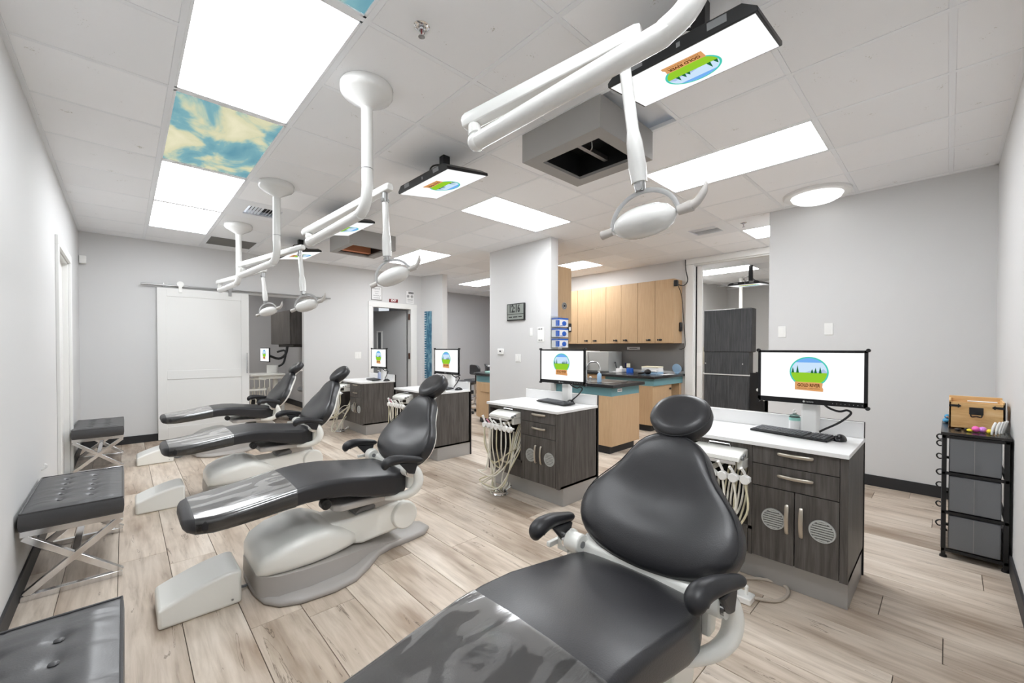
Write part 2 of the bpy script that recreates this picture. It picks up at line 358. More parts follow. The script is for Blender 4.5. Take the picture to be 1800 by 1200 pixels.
# baseboards
BH = .10
def skirt(name, m): struct(name, m, black_base, bevel=.003)
skirt('baseboard_left', M().box(XL, XL+.012, YR, 5.02, 0, BH).box(XL, XL+.012, 6.18, YF, 0, BH))
skirt('baseboard_right', M().box(XL+.012, XB, YR, YR+.012, 0, BH))
skirt('baseboard_back', M().box(XB-.012, XB, YR+.012, 1.334, 0, BH))
skirt('baseboard_far', M().box(XL+.012, .45, YF-.012, YF, 0, BH).box(2.21, 3.33, YF-.012, YF, 0, BH))
skirt('baseboard_alcove', M().box(.3, 2.75, 10.638, 10.65, 0, .12).box(2.738, 2.75, 7.6, 10.6, 0, .12))
skirt('baseboard_hall', M().box(4.72, 9.0, 9.038, 9.05, 0, BH))
skirt('baseboard_pillar', M().box(4.088, 4.10, 3.60, 4.85, 0, BH))
skirt('baseboard_side_room', M().box(6.9, 11.05, 3.818, 3.83, 0, BH).box(11.038, 11.05, .3, 3.8, 0, BH))

# ceiling tiles and grid (0.6 m module)
fixtures = []      # rectangles left free of tiles
LIGHTS = [(.204, .804, 1.8, 3.0), (.204, .804, 4.2, 5.4), (.204, .804, 5.4, 6.6), (3.204, 3.804, .6, 1.8), (2.604, 3.804, 3.0, 3.6),
          (3.204, 3.804, 5.4, 6.6), (5.604, 6.204, 4.2, 5.4), (5.604, 6.204, .6, 1.8), (5.604, 6.204, 6.6, 7.8), (.204, .804, -.24, .6)]  # last entry is an unseen panel added for more light near the camera
SKYS = [(.204, .804, 3.0, 4.2), (.204, .804, .6, 1.8)]
ELIGHT = [(8.004, 8.604, 2.4, 3.6)]
VENTS = [(.804, 1.404, 4.8, 5.4), (5.004, 5.604, 1.8, 2.4), (.804, 1.404, 6.6, 7.2)]
fixtures = LIGHTS+SKYS+ELIGHT+VENTS
tc = {}
def tile_mesh(wx, wy):
    k = (round(wx, 3), round(wy, 3))
    if k not in tc:
        a, b = wx/2-.010, wy/2-.010; c = .006
        m = M().loft([[(-a, -b, .012), (a, -b, .012), (a, b, .012), (-a, b, .012)], [(-a, -b, .003), (a, -b, .003), (a, b, .003), (-a, b, .003)],
                      [(-a+c, -b+c, -.003), (a-c, -b+c, -.003), (a-c, b-c, -.003), (-a+c, b-c, -.003)]])
        me = bpy.data.meshes.new('ceiling_tile'); me.from_pydata(m.v, [], m.f); me.materials.append(tile_m); me.update(); tc[k] = me
    return tc[k]
rects = [(XL, XB, YR, YF), (XB, XC, .40, 9.05), (4.72, XB, YF, 9.05), (XC+T, 11.05, .30, 3.83)]
for ri, (ax, bx, ay, by) in enumerate(rects):
    i0 = math.floor((ax-.204)/.6); i1 = math.ceil((bx-.204)/.6); j0 = math.floor(ay/.6); j1 = math.ceil(by/.6)
    for i in range(i0, i1):
        for j in range(j0, j1):
            x0, x1 = max(.204+.6*i, ax), min(.804+.6*i, bx); y0, y1 = max(.6*j, ay), min(.6*j+.6, by)
            if x1-x0 < .04 or y1-y0 < .04: continue
            cx, cy = (x0+x1)/2, (y0+y1)/2
            if any(a <= cx <= b and c <= cy <= d for a, b, c, d in fixtures): continue
            if abs(cx-2.304) < .2 and (abs(cy-1.7) < .35): continue
            if ri == 3 and cx > 10: continue
            o = bpy.data.objects.new('ceiling_tile', tile_mesh(x1-x0, y1-y0)); COL.objects.link(o); o.parent = cl; o.location = (cx, cy, CEIL)
def inside(f, x, y): return f[0]+.01 < x < f[1]-.01 and f[2]+.01 < y < f[3]-.01
def gridbar(x0, x1, y0, y1, e=0): obj('grid_bar', M().box(x0, x1, y0, y1, CEIL-.004+e, CEIL+.02), bar_m, cl, smooth=0)
for (ax, bx, ay, by) in rects:
    w2 = .0125
    i = math.ceil((ax-.204)/.6)
    while .204+.6*i < bx:
        x = .204+.6*i; i += 1
        y = math.floor(ay/.6)*.6; st = None; segs = []
        while y < by:
            ok = not any(inside(f, x, y+.3) for f in fixtures); a, b = max(y, ay), min(y+.6, by)
            if ok: st = a if st is None else st; en = b
            if (not ok or y+.6 >= by) and st is not None: segs.append((st, en)); st = None
            y += .6
        for a, b in segs: gridbar(x-w2, x+w2, a, b)
    j = math.ceil(ay/.6)
    while .6*j < by:
        y = .6*j; j += 1
        x = .204+.6*math.floor((ax-.204)/.6); st = None; segs = []
        while x < bx:
            ok = not any(inside(f, x+.3, y) for f in fixtures); a, b = max(x, ax), min(x+.6, bx)
            if ok: st = a if st is None else st; en = b
            if (not ok or x+.6 >= bx) and st is not None: segs.append((st, en)); st = None
            x += .6
        for a, b in segs: gridbar(a, b, y-w2, y+w2, .0008)
# wall angle round the rooms
struct('trim_1', M().box(XL, XL+.022, YR, YF, CEIL-.005, CEIL+.02).box(XL, XB, YR, YR+.022, CEIL-.005, CEIL+.02).box(XB-.022, XB, YR, 1.34, CEIL-.005, CEIL+.02)
       .box(XL, 4.46, YF-.022, YF, CEIL-.005, CEIL+.02).box(XC-.022, XC, 1.3, 7.0, CEIL-.005, CEIL+.02).box(4.72, 9, 9.03, 9.05, CEIL-.005, CEIL+.02), bar_m, smooth=0)
# plain ceilings of the rooms one only glimpses
struct('ceiling_hall', M().box(XC+T, 9.0, 7.0, 9.05, CEIL, 2.79), tile_m, smooth=0)
struct('ceiling_alcove', M().box(.3, 2.75, YF+T, 10.65, CEIL+.031, 2.80), tile_m, smooth=0)

# ceiling lights and sky murals
LAB = ['large lit panel directly above the near left side, touching the cloud mural', 'lit panel just beyond the cloud mural', 'farthest lit panel of the left ceiling strip, by the far wall',
       'long lit panel beside the round dome light', 'lit panel in mid ceiling right of the second light arm', 'lit panel near the exit door, behind the small ceiling box',
       'lit panel partly hidden behind the tall maple cabinet', 'lit panel cut off by the near wall edge above the doorway', 'lit panel over the hall beyond the pillar']
def panel(f, label, mt, name='ceiling_light', cat='ceiling light', group=None):
    x0, x1, y0, y1 = f; g = .013
    t = thing(name, label, cat, ((x0+x1)/2, (y0+y1)/2, CEIL-.003), group)
    m = M()
    for a in ((x0+g, x1-g, y0+g, y0+g+.012), (x0+g, x1-g, y1-g-.012, y1-g), (x0+g, x0+g+.012, y0+g, y1-g), (x1-g-.012, x1-g, y0+g, y1-g)): m.box(*a, CEIL-.003, CEIL+.03)
    obj('frame', m, bar_m, t, smooth=0)
    obj('diffuser', M().box(x0+g+.008, x1-g-.008, y0+g+.008, y1-g-.008, CEIL+.004, CEIL+.012), mt, t, smooth=0)
LAB.append('unseen lit panel added over the corner behind the camera')
for f, l in zip(LIGHTS, LAB): panel(f, l, panel_l if f[0] < .3 and f[2] > 1 else panel_m, group='recessed ceiling lights')
panel(ELIGHT[0], 'lit panel in the side room seen through the doorway', glow('lit diffuser side room', (255, 254, 250), 9))
panel(SKYS[0], 'backlit ceiling mural of a blue sky with cream clouds', sky_m, 'sky_panel', 'light panel')
panel(SKYS[1], 'sky mural panel whose corner shows at the top edge of the picture', sky_m, 'sky_panel', 'light panel')
lg = glow('alcove fill glow', (255, 254, 250), 9)
# unseen panel added to brighten the alcove behind the barn door
panel((1.0, 1.6, 8.6, 9.2), 'square lit panel added on the unseen alcove ceiling behind the sliding door', lg)

# vents
def vent(f, label):
    x0, x1, y0, y1 = f
    t = thing('ceiling_vent', label, 'vent', ((x0+x1)/2, (y0+y1)/2, CEIL-.004))
    cx, cy = (x0+x1)/2, (y0+y1)/2; h = .16
    m = M()
    for a in ((x0+.012, x1-.012, y0+.012, cy-h), (x0+.012, x1-.012, cy+h, y1-.012), (x0+.012, cx-h, cy-h, cy+h), (cx+h, x1-.012, cy-h, cy+h)): m.box(*a, CEIL-.004, CEIL+.01)
    obj('plate', m, bar_m, t, smooth=0)
    obj('throat', M().box(cx-h, cx+h, cy-h, cy+h, CEIL+.045, CEIL+.05), black_p, t, smooth=0)
    for k in range(2):
        for i in range(5):
            a = -h+.012+i*.03+k*.162
            b = M().box(-.0015, .0015, -h+.01, h-.01, -.007, .012).xf(Matrix.Translation((cx+a+.01, cy, CEIL+.008)) @ Matrix.Rotation(.6*(1 if k else -1), 4, 'Y'))
            obj('louvre', b, bar_m, t, smooth=0)
vent(VENTS[0], 'square louvred air vent between the two far light-arm canopies')
vent(VENTS[1], 'square louvred air vent left of the small sprinkler near the doorway')
x0, x1, y0, y1 = VENTS[2]
t = thing('return_grille', 'dark perforated return air grille near the far wall', 'vent', (1.104, 6.9, CEIL))
obj('frame', M().box(x0+.012, x1-.012, y0+.012, y0+.04, CEIL-.003, CEIL+.02).box(x0+.012, x1-.012, y1-.04, y1-.012, CEIL-.003, CEIL+.02).box(x0+.012, x0+.04, y0+.012, y1-.012, CEIL-.003, CEIL+.02).box(x1-.04, x1-.012, y0+.012, y1-.012, CEIL-.003, CEIL+.02), bar_m, t, smooth=0)
obj('perforated_plate', M().box(x0+.04, x1-.04, y0+.04, y1-.04, CEIL, CEIL+.01), mat('perforated grey steel', (112, 110, 107), .7, bump=(400, 1)), t, smooth=0)

def sprinkler(x, y, label):
    t = thing('fire_sprinkler', label, 'sprinkler', (x, y, CEIL))
    obj('escutcheon', M().lathe([(.001, .002), (.036, .002), (.036, -.004), (.028, -.008), (.014, -.008), (.014, -.004), (.001, -.004)], (x, y, CEIL), 24), chrome, t)
    obj('frame', M().cyl((x, y, CEIL-.004), (x, y, CEIL-.02), .010).tube([(x-.010, y, CEIL-.016), (x-.014, y, CEIL-.032), (x, y, CEIL-.048)], .0028, 6).tube([(x+.010, y, CEIL-.016), (x+.014, y, CEIL-.032), (x, y, CEIL-.048)], .0028, 6), chrome, t)
    obj('bulb', M().cyl((x, y, CEIL-.018), (x, y, CEIL-.046), .003), red_m, t, label='red glass bulb')
    obj('deflector', M().cyl((x, y, CEIL-.048), (x, y, CEIL-.051), .015), chrome, t)
sprinkler(.995, 1.655, 'chrome fire sprinkler on the near ceiling beside the first canopy')
sprinkler(5.28, 1.66, 'small fire sprinkler beside the air vent near the doorway')

# dome light
t = thing('dome_light', 'large round shallow dome light at the top of the back wall', 'ceiling light', (4.77, .87, CEIL))
obj('rim', M().lathe([(.20, -.004), (.20, -.03), (.255, -.03), (.265, -.022), (.265, -.004)], (4.77, .87, CEIL), 48), white_trim, t)
obj('lens', M().lathe([(.205, -.028), (.19, -.055), (.15, -.078), (.09, -.095), (.03, -.101), (.002, -.102), (.002, -.005), (.2, -.005)], (4.77, .87, CEIL), 48), lens_m, t, smooth=80)

# ceiling boxes with an open recess
def ceiling_box(x0, x1, y0, y1, z0, hx0, hx1, hy0, hy1, label, lining, fill):
    t = thing('ceiling_box', label, 'ceiling box', ((x0+x1)/2, (y0+y1)/2, CEIL))
    m = M()
    for a in ((x0, x1, y0, hy0), (x0, x1, hy1, y1), (x0, hx0, hy0, hy1), (hx1, x1, hy0, hy1)): m.box(*a, z0, CEIL)
    obj('shell', m, box_m, t, smooth=0)
    m = M().box(hx0, hx1, hy0, hy1, CEIL-.02, CEIL-.01)
    for a in ((hx0, hx0+.004, hy0, hy1), (hx1-.004, hx1, hy0, hy1), (hx0, hx1, hy0, hy0+.004), (hx0, hx1, hy1-.004, hy1)): m.box(*a, z0+.02, CEIL-.01)
    obj('lining', m, black_p, t, smooth=0)
    return t
b1 = ceiling_box(2.0, 2.61, 1.385, 2.02, 2.55, 2.10, 2.51, 1.465, 1.92, 'large grey box on the ceiling with a black recess, above the second cabinet', None, 0)
obj('mount_bar', M().box(2.12, 2.49, 1.66, 1.69, 2.60, 2.63).tube([(2.2, 1.6, 2.68), (2.25, 1.62, 2.60), (2.3, 1.68, 2.61)], .004), steel, b1)
b2 = ceiling_box(2.0, 2.61, 5.0, 5.65, 2.55, 2.07, 2.50, 5.06, 5.58, 'smaller looking far grey ceiling box with a timber lined recess', None, 0)
obj('timber_lip', M().box(2.075, 2.495, 5.50, 5.575, 2.58, 2.66), orange_lip, b2)
obj('lamp_can', M().sphere((2.40, 5.25, 2.66), .05, .05, .04), grey_p, b2)

# ------------------------------------------------------------ doors, frames, wall fittings
d = struct('door_1', M().box(XL-.075, XL-.04, 5.115, 6.085, .01, 2.12), door_white, bevel=.002, label='white door recessed in the left wall')
m = M().box(XL-T, XL, 5.085, 5.115, 0, 2.15).box(XL-T, XL, 6.085, 6.115, 0, 2.15).box(XL-T, XL, 5.10, 6.10, 2.12, 2.15)
m.box(XL, XL+.022, 5.02, 5.10, 0, 2.13).box(XL, XL+.022, 6.10, 6.18, 0, 2.13).box(XL, XL+.022, 5.02, 6.18, 2.13, 2.21)
struct('trim_2', m, white_trim, bevel=.003, label='white casing round the left wall door')
# sliding barn door and its rail
t = thing('sliding_door', 'white two-panel sliding barn door hung in front of the far wall', 'door', (.865, 7.41, 0))
obj('slab', M().box(.33, 1.40, 7.395, 7.425, .012, 2.105), door_white, t, bevel=.002)
obj('upper_frame', M().box(.33, .43, 7.388, 7.396, .012, 2.105).box(1.30, 1.40, 7.388, 7.396, .012, 2.105).box(.43, 1.30, 7.388, 7.396, 1.99, 2.105).box(.43, 1.30, 7.388, 7.396, .84, .96).box(.43, 1.30, 7.388, 7.396, .012, .18), door_white, t, bevel=.002)
obj('handle', M().tube([(1.365, 7.35, .89), (1.365, 7.35, 1.20)], .011, 10, 1).cyl((1.365, 7.35, .94), (1.365, 7.39, .94), .007).cyl((1.365, 7.35, 1.15), (1.365, 7.39, 1.15), .007), chrome, t, label='long vertical chrome pull')
for x in (.58, 1.16):
    obj('hanger', M().box(x-.018, x+.018, 7.37, 7.395, 2.05, 2.15).cyl((x, 7.372, 2.165), (x, 7.40, 2.165), .04, n=20), white_p if x < 1 else steel, t)
t = thing('door_rail', 'brushed steel rail the barn door hangs from', 'rail', (1.4, 7.43, 2.14))
obj('rail', M().cyl((.168, 7.405, 2.138), (2.628, 7.405, 2.138), .0125, n=12), steel, t)
for x in (.40, 1.02, 1.62, 2.24, 2.5): obj('bracket', M().cyl((x, 7.405, 2.138), (x, 7.459, 2.138), .014, n=10).box(x-.008, x+.008, 7.398, 7.412, 2.12, 2.17), steel, t)

# exit door
m = M().box(3.33, 3.40, 7.438, YF, 0, 2.07).box(4.23, 4.35, 7.438, YF, 0, 2.07).box(3.33, 4.35, 7.438, YF, 2.07, 2.15).box(3.401, 3.42, YF-.024, YF+T+.01, 0, 2.05).box(4.21, 4.229, YF-.024, YF+T+.01, 0, 2.05).box(3.401, 4.229, YF-.024, YF+T+.01, 2.051, 2.0695)
struct('trim_3', m, white_trim, bevel=.003, label='white frame of the exit door')
dr = struct('door_2', M().box(-.82, 0, -.02, .02, .012, 2.04).xf(Matrix.Translation((4.19, 7.585, 0)) @ Matrix.Rotation(math.radians(-62), 4, 'Z')), door_grey, bevel=.002, label='grey exit door with narrow window, standing open')
Tm = Matrix.Translation((4.19, 7.585, 0)) @ Matrix.Rotation(math.radians(-62), 4, 'Z')
m = M()
for a in ((-.70, -.56, 1.60, 1.63), (-.70, -.56, 1.17, 1.20), (-.70, -.67, 1.17, 1.63), (-.59, -.56, 1.17, 1.63)): m.box(a[0], a[1], -.03, .03, a[2], a[3])
obj('window_frame', m.xf(Tm), white_trim, dr, smooth=0)
obj('window_pane', M().box(-.67, -.59, -.024, .024, 1.20, 1.60).xf(Tm), mat('dark wired glass', (92, 94, 96), .1), dr, smooth=0)
obj('door_handle', M().tube([(-.76, -.03, 1.0), (-.76, -.07, 1.0), (-.64, -.075, 1.0)], .010, 8, 1).cyl((-.76, -.02, 1.0), (-.76, -.035, 1.0), .028).cyl((-.76, -.02, 1.12), (-.76, -.04, 1.12), .025).xf(Tm), chrome, dr)
for z in (1.90, 1.11, .3): obj('hinge', M().box(4.18, 4.215, 7.47, 7.50, z-.06, z+.06), brass, dr, bevel=.003)
t = thing('wall_panel_door', 'darker closet door seen in the corridor behind the exit door', 'door', (3.5, 9.66, 0))
obj('slab', M().box(3.20, 3.95, 9.65, 9.69, .01, 2.05), grey_p, t, bevel=.003)
obj('frame', M().box(3.95, 4.02, 9.63, 9.70, 0, 2.12).box(3.13, 3.20, 9.63, 9.70, 0, 2.12).box(3.13, 4.02, 9.63, 9.70, 2.05, 2.12), lightgrey_m, t, bevel=.003)
obj('pull_cord', M().tube([(3.72, 9.62, 1.95), (3.72, 9.62, 1.35), (3.69, 9.62, 1.27), (3.66, 9.62, 1.33)], .008, 8), black_p, t)

# signs over the exit door
RX, UZ = (1, 0, 0), (0, 0, 1)
t = thing('welcome_sign', 'framed white sign with lines of grey lettering left of the exit sign', 'sign', (3.493, 7.45, 2.183))
obj('frame', M().box(3.386, 3.60, 7.446, 7.459, 2.183, 2.444), box_m, t, bevel=.002)
obj('card', M().box(3.398, 3.588, 7.443, 7.447, 2.195, 2.432), paper_m, t, smooth=0)
for s, z, h, wd in (('REJOICE', 2.395, .040, .13), ('ALWAYS', 2.345, .026, .09), ('PRAY', 2.305, .026, .07), ('CONTINUALLY', 2.265, .028, .15), ('GIVE THANKS', 2.223, .028, .13)):
    text('lettering', s, h, grey_p if z > 2.3 else black_ink, t, (3.493, 7.443, z), RX, UZ, width=wd)
t = thing('exit_sign', 'small dark red EXIT sign over the door frame', 'sign', (3.84, 7.45, 2.165))
obj('plate', M().box(3.752, 3.932, 7.449, 7.459, 2.165, 2.228), red_m, t, bevel=.002)
text('lettering', 'EXIT', .055, white_ink, t, (3.842, 7.449, 2.197), RX, UZ, bold=True, width=.11)
t = thing('notice_sign', 'white NOTICE sign with two round pictograms right of the exit sign', 'sign', (4.2, 7.45, 2.16))
obj('plate', M().box(4.115, 4.285, 7.449, 7.459, 2.165, 2.415), paper_m, t, bevel=.002)
obj('header', M().box(4.165, 4.275, 7.446, 7.449, 2.36, 2.40), black_ink, t, smooth=0)
text('lettering', 'NOTICE', .03, white_ink, t, (4.22, 7.446, 2.38), RX, UZ, width=.09)
for x in (4.155, 4.24):
    obj('pictogram', M().add([(x+r*math.cos(a*PI/10), 7.447, 2.31+r*math.sin(a*PI/10)) for r in (.024, .030) for a in range(20)], [(a, (a+1) % 20, 20+(a+1) % 20, 20+a) for a in range(20)]).box(x-.01, x+.01, 7.446, 7.448, 2.295, 2.325), black_ink, t, smooth=0)
for z in (2.255, 2.24, 2.225, 2.195): obj('small_print', M().box(4.14, 4.26, 7.447, 7.449, z, z+.005), grey_p, t, smooth=0)

def plate(name, label, cat, c, axis, w=.07, h=.115, mt=white_p, toggles=1):
    """wall plate facing -axis"""
    x, y, z = c; t = thing(name, label, cat, (x, y, z-h/2))
    if axis == 'x':
        obj('cover', M().box(x-.006, x, y-w/2, y+w/2, z-h/2, z+h/2), mt, t, bevel=.002)
        for i in range(toggles):
            yy = y+(i-(toggles-1)/2)*.046; obj('rocker', M().box(x-.009, x-.006, yy-.016, yy+.016, z-.033, z+.033), mt, t, bevel=.001)
    else:
        obj('cover', M().box(x-w/2, x+w/2, y-.006, y, z-h/2, z+h/2), mt, t, bevel=.002)
        for i in range(toggles):
            xx = x+(i-(toggles-1)/2)*.046; obj('rocker', M().box(xx-.016, xx+.016, y-.009, y-.006, z-.033, z+.033), mt, t, bevel=.001)
    return t
plate('blank_plate', 'white wall plate left of the other, on the back wall over the nearest monitor', 'wall plate', (XB, 1.21, 1.451), 'x')
plate('blank_plate', 'white wall plate right of the other, on the back wall over the nearest monitor', 'wall plate', (XB, .815, 1.468), 'x')
plate('light_switch', 'white switch plate on the far wall left of the exit door', 'switch', (3.13, YF, 1.14), 'y', .12, .12, toggles=2)
plate('wall_outlet', 'white outlet low on the far wall behind the hoses', 'outlet', (2.72, YF, .41), 'y')
plate('light_switch', 'narrow white switch plate under the digital clock', 'switch', (4.10, 3.96, 1.50), 'x', .05, .11)
plate('light_switch', 'white double switch plate lowest on the pillar', 'switch', (4.10, 4.22, 1.134), 'x', .11, .11, toggles=2)
plate('wall_outlet', 'white power outlet on the left wall behind the middle bench', 'outlet', (2.0, 7.0, -5), 'x') if False else None
t = plate('keypad', 'white wall keypad with rows of buttons at the pillar edge', 'keypad', (4.10, 3.78, 1.46), 'x', .12, .20, toggles=0)
for i in (0, 1):
    for z in (1.535, 1.385): obj('button', M().box(4.088, 4.094, 3.75+i*.04, 3.775+i*.04, z-.006, z+.006), grey_p, t, smooth=0)
t = thing('thermostat', 'white thermostat with tiny dark display on the pillar', 'thermostat', (4.10, 4.585, 1.17))
obj('case', M().box(4.078, 4.10, 4.52, 4.65, 1.18, 1.265), white_p, t, bevel=.008, seg=3)
obj('display', M().box(4.0765, 4.079, 4.57, 4.60, 1.215, 1.238), black_p, t, smooth=0)
t = thing('motion_detector', 'small white motion detector in the far left corner', 'detector', (-.37, YF, 2.33))
obj('case', M().box(-.40, -.335, 7.40, 7.458, 2.33, 2.43), white_p, t, bevel=.008, seg=3)
t = thing('door_stop', 'small white hook shaped door stop on the left wall above the middle bench', 'door stop', (XL, 3.95, .5))
obj('hook', M().tube([(XL, 4.10, .475), (XL+.02, 4.10, .485), (XL+.026, 4.10, .50), (XL+.014, 4.10, .512)], .006, 8), white_p, t)

# digital clock
t = thing('wall_clock', 'black framed digital wall clock reading 12:16', 'clock', (4.10, 4.254, 1.67))
obj('case', M().box(4.075, 4.10, 4.072, 4.436, 1.67, 1.914), black_p, t, bevel=.006)
obj('display', M().box(4.0725, 4.076, 4.09, 4.418, 1.685, 1.90), mat('lcd grey', (138, 144, 138), .3), t, smooth=0)
text('lettering', '12:16', .15, black_ink, t, (4.0725, 4.27, 1.835), (0, -1, 0), UZ, bold=True, width=.21)
obj('divider', M().box(4.071, 4.0726, 4.09, 4.418, 1.757, 1.765), black_p, t, smooth=0)
for a_, b_ in ((4.12, 4.19), (4.21, 4.30), (4.32, 4.39)): obj('small_print', M().box(4.0715, 4.0726, a_, b_, 1.713, 1.728), black_ink, t, smooth=0)

# growth chart on the return wall
t = thing('growth_chart', 'tall narrow blue growth chart of tropical fish hung on the return wall', 'growth chart', (4.50, 7.25, .6))
dirv = Vector((4.60-4.46, 6.90-7.50, 0)).normalized(); nrm = Vector((-.6, -.14, 0)).normalized()
p0 = Vector((4.46, 7.50, 0))+dirv*.13
def chart_pt(u, z, d): q = p0+dirv*u+nrm*d; return (q.x, q.y, z)
m = M(); m.loft([[chart_pt(0, .655, .002), chart_pt(.20, .655, .002), chart_pt(.20, 2.02, .002), chart_pt(0, 2.02, .002)], [chart_pt(0, .655, .007), chart_pt(.20, .655, .007), chart_pt(.20, 2.02, .007), chart_pt(0, 2.02, .007)]])
obj('board', m, grain('ocean print', [(.3, (34, 70, 96)), (.5, (62, 112, 138)), (.62, (120, 160, 176)), (.8, (50, 90, 120))], (6, 6, 2), 4, .5, ns=3), t, smooth=0)
m = M()
for i in range(27):
    z = .68+i*.05; m.loft([[chart_pt(0, z, .008), chart_pt(.05, z, .008), chart_pt(.05, z+.008, .008), chart_pt(0, z+.008, .008)], [chart_pt(0, z, .009), chart_pt(.05, z, .009), chart_pt(.05, z+.008, .009), chart_pt(0, z+.008, .009)]])
obj('scale_marks', m, white_ink, t, smooth=0)

# doorway to the side room: frame and sliding leaf edge
m = M().box(6.745, XC, 2.86, 2.99, 0, 2.635).box(6.745, XC, 1.30, 2.99, 2.64, 2.735).box(XC+.001, XC+T, 2.84, 2.87, 0, 2.615).box(XC+.001, XC+T, 1.3, 2.87, 2.62, 2.66)
struct('trim_4', m, white_trim, bevel=.004, label='white frame of the tall doorway')
dr = struct('door_3', M().box(6.80, 6.84, 2.74, 2.82, .01, 2.60), white_trim, bevel=.003, label='edge of a white pocket door')
obj('latch_plate', M().box(6.79, 6.80, 2.745, 2.815, .98, 1.20), white_p, dr, bevel=.003)
obj('slot', M().box(6.795, 6.85, 2.822, 2.836, .01, 2.60), black_p, dr, smooth=0)

# ------------------------------------------------------------ dental chairs (modelled at the second one, then copied)
YC = 2.56
def sect(x, w, zt, zb, n=28, e=4.5, crown=0, rad=None):
    cz, h = (zt+zb)/2, (zt-zb)/2; r = []
    if rad:
        ra = min(rad, h*.95, w*.95); P = []; k = n//4-2
        for cx_, cy_, a0 in ((w-ra, h-ra, 0), (-(w-ra), h-ra, PI/2), (-(w-ra), -(h-ra), PI), (w-ra, -(h-ra), 1.5*PI)):
            for i in range(k+1): P.append((cx_+ra*math.cos(a0+PI/2*i/k), cy_+ra*math.sin(a0+PI/2*i/k)))
            if a0 == 0: P.append(((w-ra)*.33, h)); P.append((-(w-ra)*.33, h))
            if a0 == PI: P.append((-(w-ra)*.33, -h)); P.append(((w-ra)*.33, -h))
        return [(x, YC+v, cz+z+(crown*(1-(v/w)**2) if z > 0 else 0)) for v, z in P]
    for j in range(n):
        a = 2*PI*j/n; c, s = math.cos(a), math.sin(a)
        v = w*math.copysign(abs(c)**(2/e), c); z = h*math.copysign(abs(s)**(2/e), s)
        if s > 0: z += crown*(1-(v/w)**2)*(1 if s > .2 else s/.2)
        r.append((x, YC+v, cz+z))
    return r
def plane_pt(x0, z0, k, v, s, d):
    """point on a reclined plane: s metres along the slope, v sideways, d towards the patient"""
    L = math.sqrt(1+k*k); return (x0+k*s/L-d/L, YC+v, z0+s/L+d*k/L)
def pillow(outline, x0, z0, k, rings, n=40):
    """outline(angle) -> (v, s); rings = [(scale, depth)]"""
    R = []
    for sc, dp in rings:
        R.append([plane_pt(x0, z0, k, outline(2*PI*j/n)[0]*sc, outline(2*PI*j/n)[1]*sc, dp) for j in range(n)])
    return R
HW = [(.495, .0), (.500, .10), (.512, .175), (.535, .235), (.565, .280), (.61, .308), (.655, .306), (.70, .288), (.737, .256), (.76, .228), (.783, .200), (.805, .179), (.84, .158), (.865, .148), (.895, .128), (.92, .088), (.938, .0)]
pts = [(h, z) for z, h in HW]+[(-h, z) for z, h in HW[::-1][1:-1]]
KB = .61; LB = math.sqrt(1+KB*KB); ZC = .68; XCB = 1.33+KB*(ZC-.5)
# resample outline evenly
def resample(P, n):
    P = [Vector(p) for p in P]; P.append(P[0]); d = [0]
    for i in range(1, len(P)): d.append(d[-1]+(P[i]-P[i-1]).length)
    out = []; k = 0
    for j in range(n):
        t = d[-1]*j/n
        while d[k+1] < t: k += 1
        u = (t-d[k])/max(d[k+1]-d[k], 1e-9); out.append(P[k].lerp(P[k+1], u))
    for _ in range(2): out = [(out[i-1]+out[i]*2+out[(i+1) % n])/4 for i in range(n)]
    return out
OB = resample([(h, (z-ZC)*LB) for h, z in pts], 48)
def back_outline(a): p = OB[int(round(a/(2*PI)*48)) % 48]; return (p.x*1.01, p.y*1.01)

